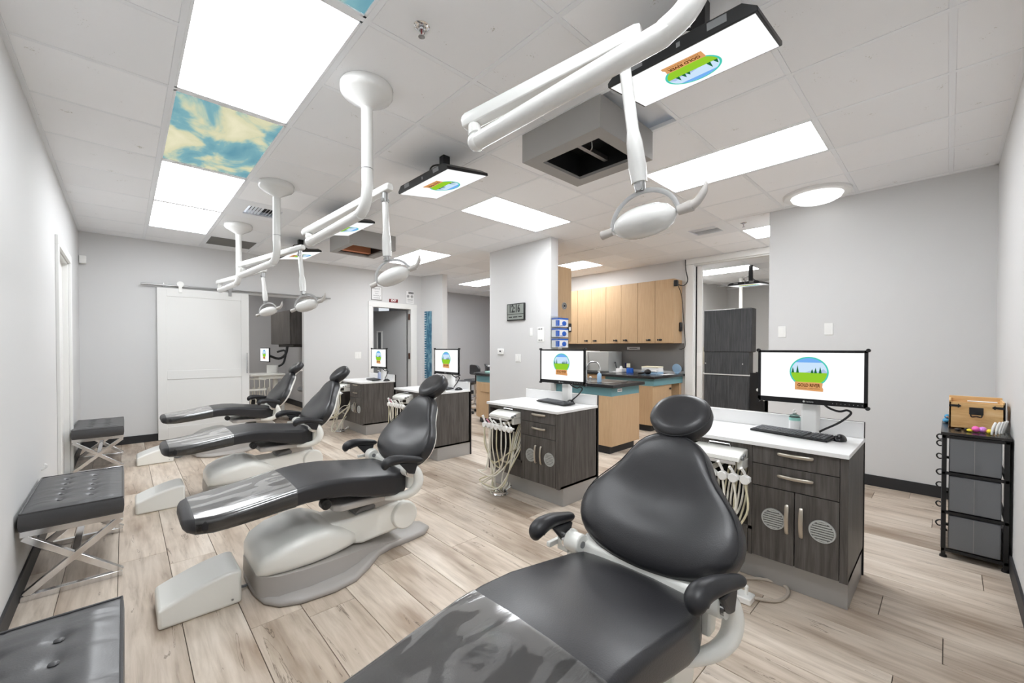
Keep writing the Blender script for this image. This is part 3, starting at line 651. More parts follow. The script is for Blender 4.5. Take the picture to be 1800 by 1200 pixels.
def make_chair(label):
    t = thing('dental_chair', label, 'dental chair', (1.0, YC, 0), 'dental chairs in the open bay')
    # base plate
    P = [(.475, .0), (.478, .12), (.50, .24), (.55, .315), (.64, .36), (.80, .375), (.92, .35), (1.03, .27), (1.14, .17), (1.25, .135), (1.38, .13), (1.50, .11), (1.565, .05)]
    poly = [(x, YC+v) for x, v in P]+[(x, YC-v) for x, v in P[::-1] if v > 0]
    c = (1.0, YC)
    def sc(k, z, dz=0): return [(c[0]+(x-c[0])*k, c[1]+(y-c[1])*k, z) for x, y in poly]
    obj('base_plate', M().loft([sc(.985, .001), sc(1, .008), sc(.995, .022), sc(.965, .032), sc(.9, .036), sc(.5, .04)]), chair_g, t, smooth=60)
    R = [[(x, YC+v*k_, z) for v, z, k_ in ((-w_, .028, 1.05), (-w_, zt_*.6, 1.01), (-w_*.97, zt_, 1), (w_*.97, zt_, 1), (w_, zt_*.6, 1.01), (w_, .028, 1.05))] for x, w_, zt_ in ((.482, .15, .118), (.50, .20, .124), (.56, .255, .126), (.70, .275, .124), (.88, .262, .118), (.98, .22, .098), (1.08, .16, .072), (1.20, .13, .05), (1.32, .12, .038))]
    obj('base_skirt', M().loft(R), chair_g, t, bevel=.006, smooth=60)
    # white pump housing
    R = []
    for x, w, zt, zb in ((.485, .15, .135, .12), (.492, .19, .19, .118), (.52, .225, .225, .118), (.60, .245, .262, .118), (.72, .25, .285, .118), (.80, .24, .285, .118), (.86, .225, .262, .118), (.93, .20, .225, .118), (1.0, .15, .17, .115)):
        R.append(sect(x, w, zt, zb, 28, 6, crown=.004, rad=.045))
    obj('pump_housing', M().loft(R), chair_w, t, smooth=70)
    # lift arm with round side covers
    P = [(.80, .15), (.80, .262), (1.0, .262), (1.30, .285), (1.36, .27), (1.40, .20), (1.36, .13), (1.30, .108), (1.05, .09)]
    obj('lift_arm', M().prism([(x, z) for x, z in P], YC-.125, YC+.125, 'y'), chair_w, t, bevel=.018, seg=3)
    for s in (-1, 1):
        obj('pivot_cover', M().cyl((1.325, YC+s*.12, .195), (1.325, YC+s*.155, .195), .09, .084, 36), chair_w, t, bevel=.006)
    obj('lift_boot', M().loft([sect(x, .10, .28+dz, .26, 20, 3) for x, dz in ((1.02, .0), (1.05, .03), (1.12, .045), (1.20, .045), (1.24, .02))]), grey_p, t)
    obj('seat_post', M().prism([(1.14, .26), (1.12, .35), (1.30, .37), (1.34, .26)], YC-.10, YC+.10, 'y'), tray_g, t, bevel=.012)
    # tray under the seat
    R = [[(x, YC+v, z) for x, v in ((.86, -.16), (.90, -.20), (1.20, -.205), (1.28, -.17), (1.28, .17), (1.20, .205), (.90, .20), (.86, .16))] for z in (.345, .385)]
    obj('under_tray', M().loft(R), tray_g, t, bevel=.012, seg=3)
    obj('side_knob', M().cyl((.80, YC-.20, .425), (.80, YC-.245, .425), .027, n=24).cyl((.80, YC-.245, .425), (.80, YC-.25, .425), .012), black_p, t)
    # upholstered seat and foot rest
    St = [(.190, .09, .464, .450), (.195, .14, .477, .437), (.208, .18, .486, .427), (.232, .205, .490, .421), (.27, .222, .492, .419), (.32, .232, .494, .419), (.45, .238, .511, .430), (.60, .244, .534, .446), (.70, .248, .548, .455),
          (.80, .252, .554, .456), (.92, .256, .547, .440), (1.04, .256, .529, .408), (1.14, .255, .515, .384), (1.22, .248, .507, .372), (1.275, .232, .501, .373), (1.305, .20, .490, .385), (1.318, .15, .472, .405)]
    def seatloft(S, grow=0): return M().loft([sect(x, w+grow, zt+grow, zb-grow, 36, 5.5, crown=.010, rad=.026) for x, w, zt, zb in S])
    obj('seat_cushion', seatloft(St), leather, t, smooth=75)
    def interp(x):
        for a, b in zip(St, St[1:]):
            if a[0] <= x <= b[0]:
                u = (x-a[0])/(b[0]-a[0]); return tuple(a[i]*(1-u)+b[i]*u for i in range(4))
    Sv = [interp(x) for x in (.235, .30, .36, .42, .48, .54, .60, .655)]
    m = M().loft([sect(x, w+.0025, zt+.0025, zb-.0025, 36, 5.5, crown=.010, rad=.026) for x, w, zt, zb in Sv], cap=False)
    obj('vinyl_sleeve', m, sleeve_m, t, smooth=75, label='clear plastic sleeve over the foot end')
    # backrest
    fr = [(1.0, -.02), (1.0, .006), (.992, .022), (.972, .036), (.94, .044), (.85, .050), (.65, .054), (.4, .052), (.18, .048), (.02, .047)]
    R = pillow(back_outline, XCB, ZC, KB, fr, 48)
    # lumbar swell: push the lower part forward, hollow the upper part slightly
    def swell(R):
        out = []
        for i, r in enumerate(R):
            rr = []
            for p in r:
                f = min(1, max(0, (fr[i][1]-.02)/.03)); q = Vector(p); g = .030*math.exp(-((q.z-.60)/.075)**2)*(1-abs((q.y-YC)/.34)**2)-.014*math.exp(-((q.z-.77)/.06)**2)
                q += Vector((-1, 0, KB))/LB*g*f; rr.append(tuple(q))
            out.append(rr)
        return out
    obj('backrest_cushion', M().loft(swell(R)), leather, t, smooth=75)
    R = pillow(back_outline, XCB, ZC, KB, [(.94, -.019), (.95, -.028), (.93, -.042), (.85, -.052), (.4, -.056), (.02, -.056)], 48)
    obj('backrest_shell', M().loft(R), chair_w, t, smooth=75, label='white shell behind the backrest')
    m = M().tube([plane_pt(XCB, ZC, KB, back_outline(2*PI*j/48)[0]*.978, back_outline(2*PI*j/48)[1]*.978, .034) for j in range(49)], .0022, 5, 1)
    obj('backrest_piping', m, leather, t)
    # headrest
    def hd(a): return (.120*math.cos(a)*(1+.06*math.sin(a)), .108*math.sin(a))
    XH, ZH, KH = 1.632, 1.000, 1.12
    R = pillow(hd, XH, ZH, KH, [(.80, -.040), (.93, -.034), (1.0, -.012), (1.0, .008), (.97, .024), (.90, .034), (.7, .041), (.45, .040), (.2, .037), (.02, .036)], 40)
    obj('headrest', M().loft(R), leather, t, smooth=75)
    m = M().tube([plane_pt(XH, ZH, KH, hd(2*PI*j/40)[0]*.985, hd(2*PI*j/40)[1]*.985, .018) for j in range(41)], .002, 5, 1)
    obj('headrest_piping', m, leather, t)
    m = M()
    for s in (-.035, .035): m.tube([(1.50, YC+s, .78), (1.60, YC+s, .90), (1.66, YC+s, .96), (1.70, YC+s, 1.00)], [.012, .012, .012, .010], 8, 3)
    m.box(1.66, 1.70, YC-.06, YC+.06, .955, .985)
    obj('headrest_bracket', m, chair_w, t)
    # white yoke behind the seat carrying arms and back
    obj('yoke_rail', M().prism([(1.285, .40), (1.30, .52), (1.345, .545), (1.365, .53), (1.335, .40)], YC-.25, YC+.25, 'y'), chair_w, t, bevel=.008)
    for s in (-1, 1):
        m = M().tube([(1.300, YC+s*.288, .545), (1.322, YC+s*.296, .515), (1.335, YC+s*.300, .460), (1.315, YC+s*.294, .408), (1.265, YC+s*.262, .372), (1.18, YC+s*.20, .362), (1.12, YC+s*.14, .366)], [.016, .028, .031, .029, .025, .020, .016], 14, 5, flat=1.0)
        obj('yoke_side', m, chair_w, t, smooth=80)
        obj('arm_hub', M().cyl((1.285, YC+s*.225, .520), (1.285, YC+s*.292, .520), .038, n=28), chair_w, t, bevel=.006)
        obj('hub_ring', M().cyl((1.285, YC+s*.290, .520), (1.285, YC+s*.302, .520), .034, n=28), chrome, t)
        obj('hub_badge', M().cyl((1.285, YC+s*.222, .520), (1.285, YC+s*.226, .520), .013, n=20), grey_p, t)
        P = [(1.25, .52), (1.285, .50), (1.32, .52), (1.325, .575), (1.25, .585)]
        a, b = sorted((YC+s*.301, YC+s*.318))
        obj('arm_support', M().prism([(1.262, .515), (1.300, .505), (1.325, .575), (1.20, .585)], a, b, 'y'), arm_blk, t, bevel=.006)
        va, vb = (.325, .325) if s > 0 else (.272, .322)
        w_ = lambda u: YC+s*(va+(vb-va)*u)
        m = M().tube([(1.135, w_(0), .562), (1.130, w_(0), .572), (1.135, w_(0), .588), (1.162, w_(.05), .602), (1.215, w_(.35), .605), (1.27, w_(.6), .598), (1.33, w_(.9), .588), (1.352, w_(1), .584)],
                     [.012, .026, .034, .034, .030, .026, .021, .010], 16, 5, flat=.9)
        obj('armrest', m, arm_blk, t, smooth=80)
    obj('release_lever', M().box(1.22, 1.30, YC+.335, YC+.355, .49, .51).box(1.27, 1.29, YC+.285, YC+.34, .47, .53), chair_w, t, bevel=.004)
    return t
chair0 = make_chair('second dental chair from the camera, a full side view beside a wedge box')
CH = [(0, 0), (0, -1.82), (.015, 1.83), (.105, 3.66)]
CHL = ['', 'nearest dental chair, large in the foreground, facing the camera', 'third dental chair from the camera, behind the full side view one', 'farthest dental chair, beside the white sliding door']
chairs = [chair0]; chair0.location.x -= .005
for (dx, dy), l in list(zip(CH, CHL))[1:]:
    c = copy_tree(chair0); c.location.x += dx+.005; c.location.y += dy; c['label'] = l; chairs.append(c)
for c in list(chairs[1].children):
    if c.name.startswith('vinyl_sleeve'): nsl = c
# the nearest chair's sleeve reaches further up the foot rest
Sx = [(.235, .223, .4905, .420), (.32, .232, .494, .419), (.45, .238, .511, .430), (.60, .244, .534, .446), (.70, .248, .548, .455), (.76, .2505, .5515, .4555)]
me = bpy.data.meshes.new('vinyl_sleeve'); m = M().loft([[(x-1.0, y-YC, z) for x, y, z in sect(x, w+.0025, zt+.0025, zb-.0025, 36, 5.5, crown=.010, rad=.026)] for x, w, zt, zb in Sx], cap=False)
me.from_pydata(m.v, [], m.f); me.shade_smooth(); me.materials.append(sleeve_m); me.update(); nsl.data = me

# wedge shaped boxes on the floor at each foot end
def make_wedge(x0, x1, y0, y1, z0, z1, label):
    t = thing('floor_box', label, 'utility box', ((x0+x1)/2, (y0+y1)/2, 0), 'wedge boxes at the chair feet')
    n = 8; P = [(x0, .0), (x1, .0), (x1+.0, z1)]
    for i in range(n+1):
        u = i/n; P.append((x1-.03-(x1-.03-x0)*u, z1+.006-(z1-z0)*(u**1.5)))
    R = []
    for y, k in ((y0, 1), (y1, .96)):
        R.append([(x, y, z) for x, z in P])
    obj('shell', M().loft(R), chair_w, t, bevel=.014, seg=3, smooth=50)
    obj('screw', M().cyl((x1-.04, y0-.003, .03), (x1-.04, y0+.002, .03), .005), steel, t)
    obj('cable', M().tube([(x1, (y0+y1)/2, .03), (x1+.03, (y0+y1)/2, .012), (x1+.07, (y0+y1)/2+.02, .012), (x1+.13, (y0+y1)/2+.05, .03)], .007, 8), grey_p, t)
make_wedge(.10, .422, 2.43, 2.70, .085, .165, 'nearest white wedge box on the floor')
make_wedge(.053, .352, 4.235, 4.50, .085, .165, 'middle white wedge box on the floor, beside the buttoned bench')
make_wedge(.088, .398, 5.97, 6.24, .085, .165, 'farthest white wedge box on the floor, partly behind a foot rest')

# ------------------------------------------------------------ benches
def make_bench(label):
    x0, x1, y0, y1 = -.388, -.012, 3.165, 3.965
    t = thing('bench', label, 'bench', ((x0+x1)/2, (y0+y1)/2, 0), 'buttoned benches along the left wall')
    cols = [x0+.125, x1-.13]; rows = [y0+.16+i*.12 for i in range(5)]
    nx, ny = 30, 60; m = M(); V = []; rnd = random.Random(3)
    wr = [(rnd.uniform(x0, x1), rnd.uniform(y0, y1), rnd.uniform(-.25, .25), rnd.uniform(.004, .009), rnd.choice((-1, 1))) for _ in range(46)]
    for i in range(nx+1):
        for j in range(ny+1):
            x = x0+(x1-x0)*i/nx; y = y0+(y1-y0)*j/ny
            ed = min(x-x0, x1-x, y-y0, y1-y); z = .447+.012*min(1, ed/.06)
            for cx in cols:
                z -= .0022*math.exp(-((x-cx)/.006)**2)
                for ry in rows:
                    d = math.hypot(x-cx, y-ry); z -= .012*math.exp(-(d/.022)**2)+.003*math.exp(-(d/.05)**2)
            for wx, wy, a, s, sg in wr:
                u = (x-wx)+a*(y-wy); v = (y-wy)-a*(x-wx); z += sg*.0022*math.exp(-(v/s)**2-(u/.09)**2)*min(1, ed/.03)
            V.append((x, y, z))
    Fc = [(i*(ny+1)+j, (i+1)*(ny+1)+j, (i+1)*(ny+1)+j+1, i*(ny+1)+j+1) for i in range(nx) for j in range(ny)]
    m.add(V, Fc)
    edge = [(i, 0) for i in range(nx)]+[(nx, j) for j in range(ny)]+[(i, ny) for i in range(nx, 0, -1)]+[(0, j) for j in range(ny, 0, -1)]
    top = [V[i*(ny+1)+j] for i, j in edge]; cx, cy = (x0+x1)/2, (y0+y1)/2
    def ring(k, z): return [(cx+(p[0]-cx)*(1+k/.19), cy+(p[1]-cy)*(1+k/.4), z) for p in top]
    m.loft([top, ring(.004, .435), ring(.006, .40), ring(.003, .368), ring(-.004, .358)], cap=True)
    obj('cushion', m, bench_l, t, smooth=50)
    obj('piping', M().tube([(p[0], p[1], .449) for p in top+[top[0]]], .004, 6, 1).tube([(p[0], p[1], .366) for p in top+[top[0]]], .003, 6, 1), bench_l, t)
    for cx_ in cols:
        for ry in rows: obj('button', M().sphere((cx_, ry, .450), .012, .012, .0045, 14, 6), bench_l, t)
    b = .016
    for y in (y0+.03, y1-.01):
        m = M().box(x0-.002, x1+.002, y-b, y+b, .325, .357).box(x0-.005, x1-.005, y-b, y+b, 0, .03)
        L = math.hypot(x1-x0, .31); a = math.atan2(.31, x1-x0)
        for s in (1, -1): m.add(*(lambda q: (q.v, q.f))(M().box(-L/2+.012, L/2-.012, -b*(.97 if s < 0 else .94), b*(.97 if s < 0 else .94), -b, b).xf(Matrix.Translation(((x0+x1)/2, y, .175)) @ Matrix.Rotation(s*a, 4, 'Y'))))
        obj('cross_frame', m, chrome, t, bevel=.002)
    obj('stretcher', M().box((x0+x1)/2-b, (x0+x1)/2+b, y0+.03, y1-.01, .16, .19), chrome, t, bevel=.002)
    obj('top_rail', M().box(x0, x0+.03, y0+.04, y1-.02, .33, .357).box(x1-.03, x1, y0+.04, y1-.02, .33, .357), chrome, t, bevel=.002)
    return t
bn = make_bench('buttoned grey leather bench on crossed chrome legs, middle of the three')
for dy, l in ((-2.075, 'buttoned grey leather bench cut off by the bottom left corner'), (2.82, 'farthest buttoned bench, in the corner before the left wall door')):
    c = copy_tree(bn); c.location.y += dy; c['label'] = l

# ------------------------------------------------------------ chairside cabinets with worktop
def handle(p, q, out, name='handle'):
    """bowed bar pull between p and q"""
    p, q, out = Vector(p), Vector(q), Vector(out); mid = (p+q)/2
    v_ = abs(p.z-q.z) > .05; k_ = .75 if v_ else 1.0
    return M().tube([p, p+out*.6, mid+out*1.05, q+out*.6, q], [r_*(1.1 if v_ else .8) for r_ in (.006, .0085, .009, .0085, .006)], 10, 4, flat=.45 if v_ else 1.3)
def make_cabinet(label, full=True):
    y0, y1, x0, x1 = .32, 1.185, 2.50, 3.02; yd = .733
    t = thing('chairside_cabinet', label, 'cabinet', ((x0+x1)/2, (y0+y1)/2, 0), 'chairside cabinets in a row')
    m = M().box(x0+.02, x1, y0, y0+.02, .15, .755).box(x0+.02, x1, y1-.02, y1, .15, .755).box(x1-.02, x1, y0, y1, .15, .755).box(x0+.02, x1, y0, y1, .15, .17)
    m.box(x0, x1-.02, yd, yd+.02, .15, .755).box(x0, x1-.02, yd, y1, .285, .305).box(x0+.001, x0+.02, yd+.02, y1, .725, .755).box(x0, x0+.02, y1-.022, y1, .15, .755).box(x0, x0+.02, y0, y0+.032, .15, .755)
    obj('body', m, dark_lam, t, bevel=.001)
    obj('bay_lining', M().box(x1-.03, x1-.021, yd+.02, y1-.02, .305, .75), black_p, t, smooth=0)
    obj('toe_kick', M().box(x0+.06, x1, y0+.006, y1-.006, 0, .15), alu, t, bevel=.002)
    obj('back_leg', M().box(x1, x1+.015, y0-.002, y0+.03, 0, .865).box(x1, x1+.015, y1-.03, y1+.002, 0, .865).box(x1+.001, x1+.014, y0+.03, y1-.03, .15, .865), black_p, t, smooth=0)
    obj('worktop', M().box(x0-.022, x1-.001, y0-.004, y1+.004, .755, .776), laminate_w, t, bevel=.002)
    obj('splashback', M().box(x1-.02, x1-.001, y0+.001, y1-.001, .776, .864), laminate_w, t, bevel=.0015)
    ya, yb = y0+.034, yd-.002
    for za, zb, zh in ((.660, .750, .727), (.541, .656, .612)):
        d = obj('drawer', M().box(x0-.002, x0+.018, ya, yb, za, zb), dark_lam, t, bevel=.0015)
        obj('drawer_handle', handle((x0-.001, .465, zh), (x0-.001, .602, zh), (-.022, 0, 0)), nickel, d)
    ym = .536
    for a, b, hy, gy in ((ya, ym-.002, .505, .420), (ym+.002, yb, .567, .630)):
        d = obj('cabinet_door', M().box(x0-.002, x0+.018, a, b, .155, .537), dark_lam, t, bevel=.0015)
        obj('door_handle', handle((x0-.001, hy, .325), (x0-.001, hy, .462), (-.022, 0, 0)), nickel, d)
        rg = M().loft([[(x0-e, gy+r*math.cos(2*PI*i/32), .375+r*math.sin(2*PI*i/32)) for i in range(32)] for e, r in ((.002, .056), (.008, .054), (.008, .048), (.002, .046))], cap=False)
        for i in range(8):
            z = .375-.042+i*.012; hw = math.sqrt(max(.0469**2-(z-.375)**2, 0)); rg.box(x0-.008, x0-.003, gy-hw, gy+hw, z-.0035, z+.0035)
        obj('vent_grille', rg, lightgrey_m, d)
    d = obj('lower_drawer', M().box(x0-.002, x0+.018, yd+.022, y1-.024, .155, .300), dark_lam, t, bevel=.0015)
    obj('drawer_handle', handle((x0-.001, .86, .262), (x0-.001, 1.0, .262), (-.022, 0, 0)), nickel, d)
    return t
cb = make_cabinet('nearest chairside cabinet, drawers facing the camera on the right')
CAB = [0, 1.79, 3.615, 5.50]
CL = ['', 'second chairside cabinet, white hoses hanging in front of it', 'third chairside cabinet, its grained side behind a chair back', 'farthest chairside cabinet, near the exit door']
for dy, l in zip(CAB[1:], CL[1:]):
    c = copy_tree(cb); c.location.y += dy; c['label'] = l

# instrument delivery unit in each bay
def make_delivery(k, dy, label, hoses=True, seed=1):
    rnd = random.Random(seed)
    t = thing('delivery_unit', label, 'dental delivery unit', (2.45, .95+dy, .30), 'delivery units hanging in the cabinet bays')
    y = lambda v: v+dy
    R = []
    for x, w, za, zb in ((2.372, .132, .672, .684), (2.378, .136, .672, .694), (2.41, .138, .672, .708), (2.47, .138, .675, .722), (2.56, .138, .68, .724), (2.60, .13, .69, .722)):
        R.append([(x, y(.895)-w, za), (x, y(.895)+w, za), (x, y(.895)+w, zb-.006), (x, y(.895)+w-.010, zb), (x, y(.895)-w+.010, zb), (x, y(.895)-w, zb-.006)])
    obj('tray_housing', M().loft(R), chair_w, t, bevel=.003, smooth=35)
    obj('tray_edge', M().box(2.366, 2.378, y(.775), y(1.015), .655, .671), tray_g, t, bevel=.003)
    obj('tray_knob', M().cyl((2.40, y(.757), .69), (2.40, y(.745), .69), .010).cyl((2.43, y(.757), .70), (2.43, y(.745), .70), .008), grey_p, t)
    obj('top_handle', M().tube([(2.49, y(.84), .722), (2.49, y(.845), .738), (2.49, y(.955), .738), (2.49, y(.96), .722)], .0035, 6, 1), chrome, t)
    obj('support_arm', M().box(2.60, 2.99, y(.87), y(.95), .66, .70).box(2.42, 2.62, y(.757), y(.785), .62, .672), chair_w, t, bevel=.005)
    obj('holder_bar', M().tube([(2.345, y(1.05), .600), (2.35, y(.90), .600), (2.37, y(.70), .600)], .008, 8, 1).box(2.35, 2.62, y(.90), y(.92), .60, .62), chair_w, t)
    n = 7
    for i in range(n):
        yy = y(1.05-.055*i); xx = 2.343+rnd.uniform(-.005, .005)
        obj('instrument_holder', M().prism([(yy-.020, .612), (yy-.026, .590), (yy-.010, .572), (yy+.010, .572), (yy+.026, .590), (yy+.020, .612), (yy, .622)], xx-.016, xx+.016, 'x'), white_p, t, bevel=.004)
        top = (xx-.018+rnd.uniform(-.012, .006), yy+rnd.uniform(-.010, .018), .668+rnd.uniform(-.02, .012))
        mt = pink_m if i == 1 else white_p
        obj('handpiece', M().tube([(xx, yy, .575), (xx, yy, .62), top], [.005, .007, .008 if i else .012], 10, 3), mt, t, label='pink handpiece' if i == 1 else None)
        if hoses:
            low = .012+.012*rnd.random(); sx = 2.24+rnd.uniform(-.05, .10); ey = y(.78+.018*i)
            zl = low if i in (0, 2, 4) else rnd.uniform(.06, .30)
            pts = [(xx, yy, .575), (xx-.01, yy-.01, .42), (sx+.08, (yy+y(.99))/2, .22), (sx+.02, y(1.0)+rnd.uniform(-.06, .10), zl+.02), (sx+.05, y(.90)+rnd.uniform(-.05, .05), zl), (2.42, y(.82), max(zl, .10)+.10), (2.53, ey, .40), (2.60, ey, .56), (2.66, ey, .62)]
        else:
            pts = [(xx, yy, .575), (xx+.02, yy-.02, .45), (2.47, yy-.05, .36), (2.58, yy-.04, .40), (2.64, yy, .58)]
        obj('hose', M().tube(pts, .0056, 7, 6), hose_m if i % 3 else hose_y, t)
    # two fat suction hoses straight down to the floor
    for i, a in enumerate((.955, .985)):
        obj('suction_hose', M().tube([(2.345, y(1.07-.1*i), .575), (2.37, y(1.06-.05*i), .40), (2.38, y(a+.02), .20), (2.39, y(a), .05), (2.44, y(a-.02), .02), (2.56, y(a), .03), (2.60, y(a), .30), (2.64, y(a), .5)], .0078, 8, 6), hose_m, t)
    return t
make_delivery(0, CAB[0], 'delivery unit in the nearest cabinet, half hidden by the big backrest', seed=2)
make_delivery(1, CAB[1], 'delivery unit in the second cabinet, hoses looping onto the floor', seed=5)
make_delivery(2, CAB[2], 'delivery unit in the third cabinet, glimpsed left of the chair back', seed=8)
make_delivery(3, CAB[3], 'delivery unit in the farthest cabinet, hoses spread wide', seed=11)

def pedal(x, y, label):
    t = thing('foot_pedal', label, 'foot pedal', (x, y, 0), 'chrome foot pedals')
    obj('disc', M().lathe([(.002, 0), (.068, 0), (.070, .010), (.062, .018), (.060, .030), (.045, .040), (.002, .044)], (x, y, .001), 32), chrome, t)
    obj('lever', M().tube([(x+.05, y-.01, .02), (x+.085, y-.03, .05), (x+.10, y-.03, .055)], [.006, .006, .009], 8, 3), chrome, t)
    obj('hose', M().tube([(x+.02, y, .042), (x+.03, y+.01, .13), (x+.10, y+.05, .20), (x+.15, y+.05, .25)], .006, 8), hose_m, t)
pedal(2.385, 2.68, 'chrome foot pedal on the floor before the second cabinet')
pedal(2.385, 6.34, 'chrome foot pedal on the floor before the farthest cabinet')

# ------------------------------------------------------------ monitors on the worktops
scr_sky = [glow('screen sky', (120, 178, 244), SC), glow('screen pale sky', (206, 230, 252), SC), glow('screen grass', (150, 206, 50), SC), glow('screen dark tree', (34, 104, 60), SC), glow('screen teal', (76, 204, 184), SC),
           glow('screen board', (222, 162, 106), SC), glow('screen brown', (92, 52, 24), SC), glow('screen hill', (176, 196, 232), SC), glow('screen light grass', (190, 222, 70), SC)]
def screen_art(t, c, R, U, s):
    """emblem: teal ring round a meadow scene over a wooden board with the practice name. c centre of the screen, s screen height"""
    R, U, c = Vector(R), Vector(U), Vector(c); N = R.cross(U)
    def P(u, v, d): q = c+R*(u*s)+U*(v*s)+N*d; return tuple(q)
    cu, cv, ru, rv = 0.0, .08, .345, .325
    def ell(k, a, b, d, n=40): return [P(cu+ru*k*math.cos(a+(b-a)*i/n), cv+rv*k*math.sin(a+(b-a)*i/n), d) for i in range(n+1)]
    o = ell(1.0, 0, 2*PI, .0008); i_ = ell(.92, 0, 2*PI, .0008)
    m = M().add(o[:-1]+i_[:-1], [(k, (k+1) % 40, 40+(k+1) % 40, 40+k) for k in range(40)]); obj('emblem_ring', m, scr_sky[4], t, smooth=0)
    a0 = -.10
    up = ell(.92, a0, PI-a0, .0004); obj('emblem_sky', M().add(up, [tuple(range(41))]), scr_sky[1], t, smooth=0)
    up = ell(.92, .75, PI-.75, .0006); obj('emblem_upper_sky', M().add(up, [tuple(range(41))]), scr_sky[0], t, smooth=0)
    hl = [P(cu+ru*.92*math.cos(.02), cv+.0, .00055), P(cu+.26, cv+.07, .00055), P(cu+.16, cv+.02, .00055), P(cu+.02, cv+.03, .00055), P(cu-.1, cv-.03, .00055), P(cu+.3, cv-.06, .00055)]
    obj('emblem_hills', M().add(hl, [tuple(range(6))]), scr_sky[7], t, smooth=0)
    dn = ell(.92, PI+.04, 2*PI-.04, .0007); obj('emblem_grass', M().add(dn, [tuple(range(41))]), scr_sky[2], t, smooth=0)
    dn = ell(.92, 1.25*PI, 1.75*PI, .0009); obj('emblem_light_grass', M().add(dn, [tuple(range(41))]), scr_sky[8], t, smooth=0)
    for u, h in ((-.285, .10), (-.20, .15), (.12, .10), (.20, .12), (.06, .07)):
        obj('emblem_tree', M().add([P(cu+u-.025, cv-.02, .001), P(cu+u+.025, cv-.02, .001), P(cu+u+.012, cv+h*.5, .001), P(cu+u, cv+h, .001), P(cu+u-.012, cv+h*.5, .001)], [(0, 1, 2, 3, 4)]), scr_sky[3], t, smooth=0)
    bd = [(-.245, -.13), (-.08, -.142), (.10, -.135), (.245, -.145), (.235, -.23), (.255, -.27), (.25, -.325), (0, -.315), (-.245, -.305)]
    obj('emblem_board', M().add([P(u, v, .0012) for u, v in bd], [tuple(range(9))]), scr_sky[5], t, smooth=0)
    text('emblem_lettering', 'GOLD RIVER', .095*s, scr_sky[6], t, P(0, -.205, .0015), R, U, bold=True, width=.40*s, depth=.0003)
    text('emblem_lettering', 'PEDIATRIC DENTISTRY', .035*s, scr_sky[6], t, P(0, -.272, .0015), R, U, width=.40*s, depth=.0003)

def make_monitor(dy, label):
    x, y0, y1, z0, z1 = 2.87, .292, .812, .958, 1.268
    t = thing('desk_monitor', label, 'monitor', (2.95, .56, .776), 'monitors on the chairside cabinets')
    yc = (y0+y1)/2
    m = M().box(x, x+.016, y0, y1, z0, z1); obj('casing', m, black_g, t, bevel=.003)
    m = M().box(x-.003, x, y0, y1, z1-.014, z1).box(x-.003, x, y0, y1, z0, z0+.030).box(x-.003, x, y0, y0+.016, z0, z1).box(x-.003, x, y1-.016, y1, z0, z1)
    bz = obj('bezel', m, black_g, t, bevel=.001)
    text('lettering', 'neovo', .016, lightgrey_m, t, (x-.003, yc-.006, z0+.014), (0, -1, 0), UZ, width=.035)
    obj('logo_dot', M().cyl((x-.003, yc+.022, z0+.014), (x-.0045, yc+.022, z0+.014), .006, n=14), lightgrey_m, t)
    for i in range(8): obj('menu_button', M().cyl((x-.003, y0+.022+i*.018, z0+.014), (x-.004, y0+.022+i*.018, z0+.014), .0016, n=8), lightgrey_m, t)
    for yy in (y0, y1):
        for zz in (z0, z1): obj('corner_guard', M().cyl((x-.004, yy, zz), (x+.018, yy, zz), .010, n=14), black_p, t)
    obj('screen', M().box(x-.001, x+.001, y0+.014, y1-.014, z0+.028, z1-.012), screen_w, t, smooth=0)
    screen_art(t, (x-.0012, yc, (z0+z1)/2+.008), (0, -1, 0), UZ, z1-z0-.04)
    obj('rear_cover', M().loft([[(x+.016, yc-.18, z0+.04), (x+.016, yc+.18, z0+.04), (x+.016, yc+.18, z1-.05), (x+.016, yc-.18, z1-.05)], [(x+.05, yc-.10, z0+.08), (x+.05, yc+.10, z0+.08), (x+.05, yc+.10, z1-.09), (x+.05, yc-.10, z1-.09)]]), black_p, t, bevel=.004)
    P = [(2.925, .525), (2.925, .590), (2.94, .602), (2.975, .602), (2.99, .59), (2.99, .525), (2.975, .515), (2.94, .515)]
    obj('stand', M().prism(P, .776, 1.06, 'z'), white_p, t, bevel=.004)
    obj('cable', M().tube([(2.90, .50, .985), (2.91, .47, .945), (2.92, .42, .925), (2.925, .385, .935), (2.935, .37, .915), (2.94, .42, .86), (2.95, .49, .81), (2.96, .515, .79)], .006, 8, 5), black_p, t)
    return t
mn = make_monitor(0, 'nearest desk monitor, large, in front of the back wall')
for dy, dx, l in ((1.842, 0, 'second desk monitor, in front of the kitchen island'), (3.655, -.01, 'third desk monitor, above the tilted headrest'), (5.51, 0, 'farthest desk monitor, in front of the exit door')):
    c = copy_tree(mn); c.location.y += dy; c.location.x += dx; c['label'] = l

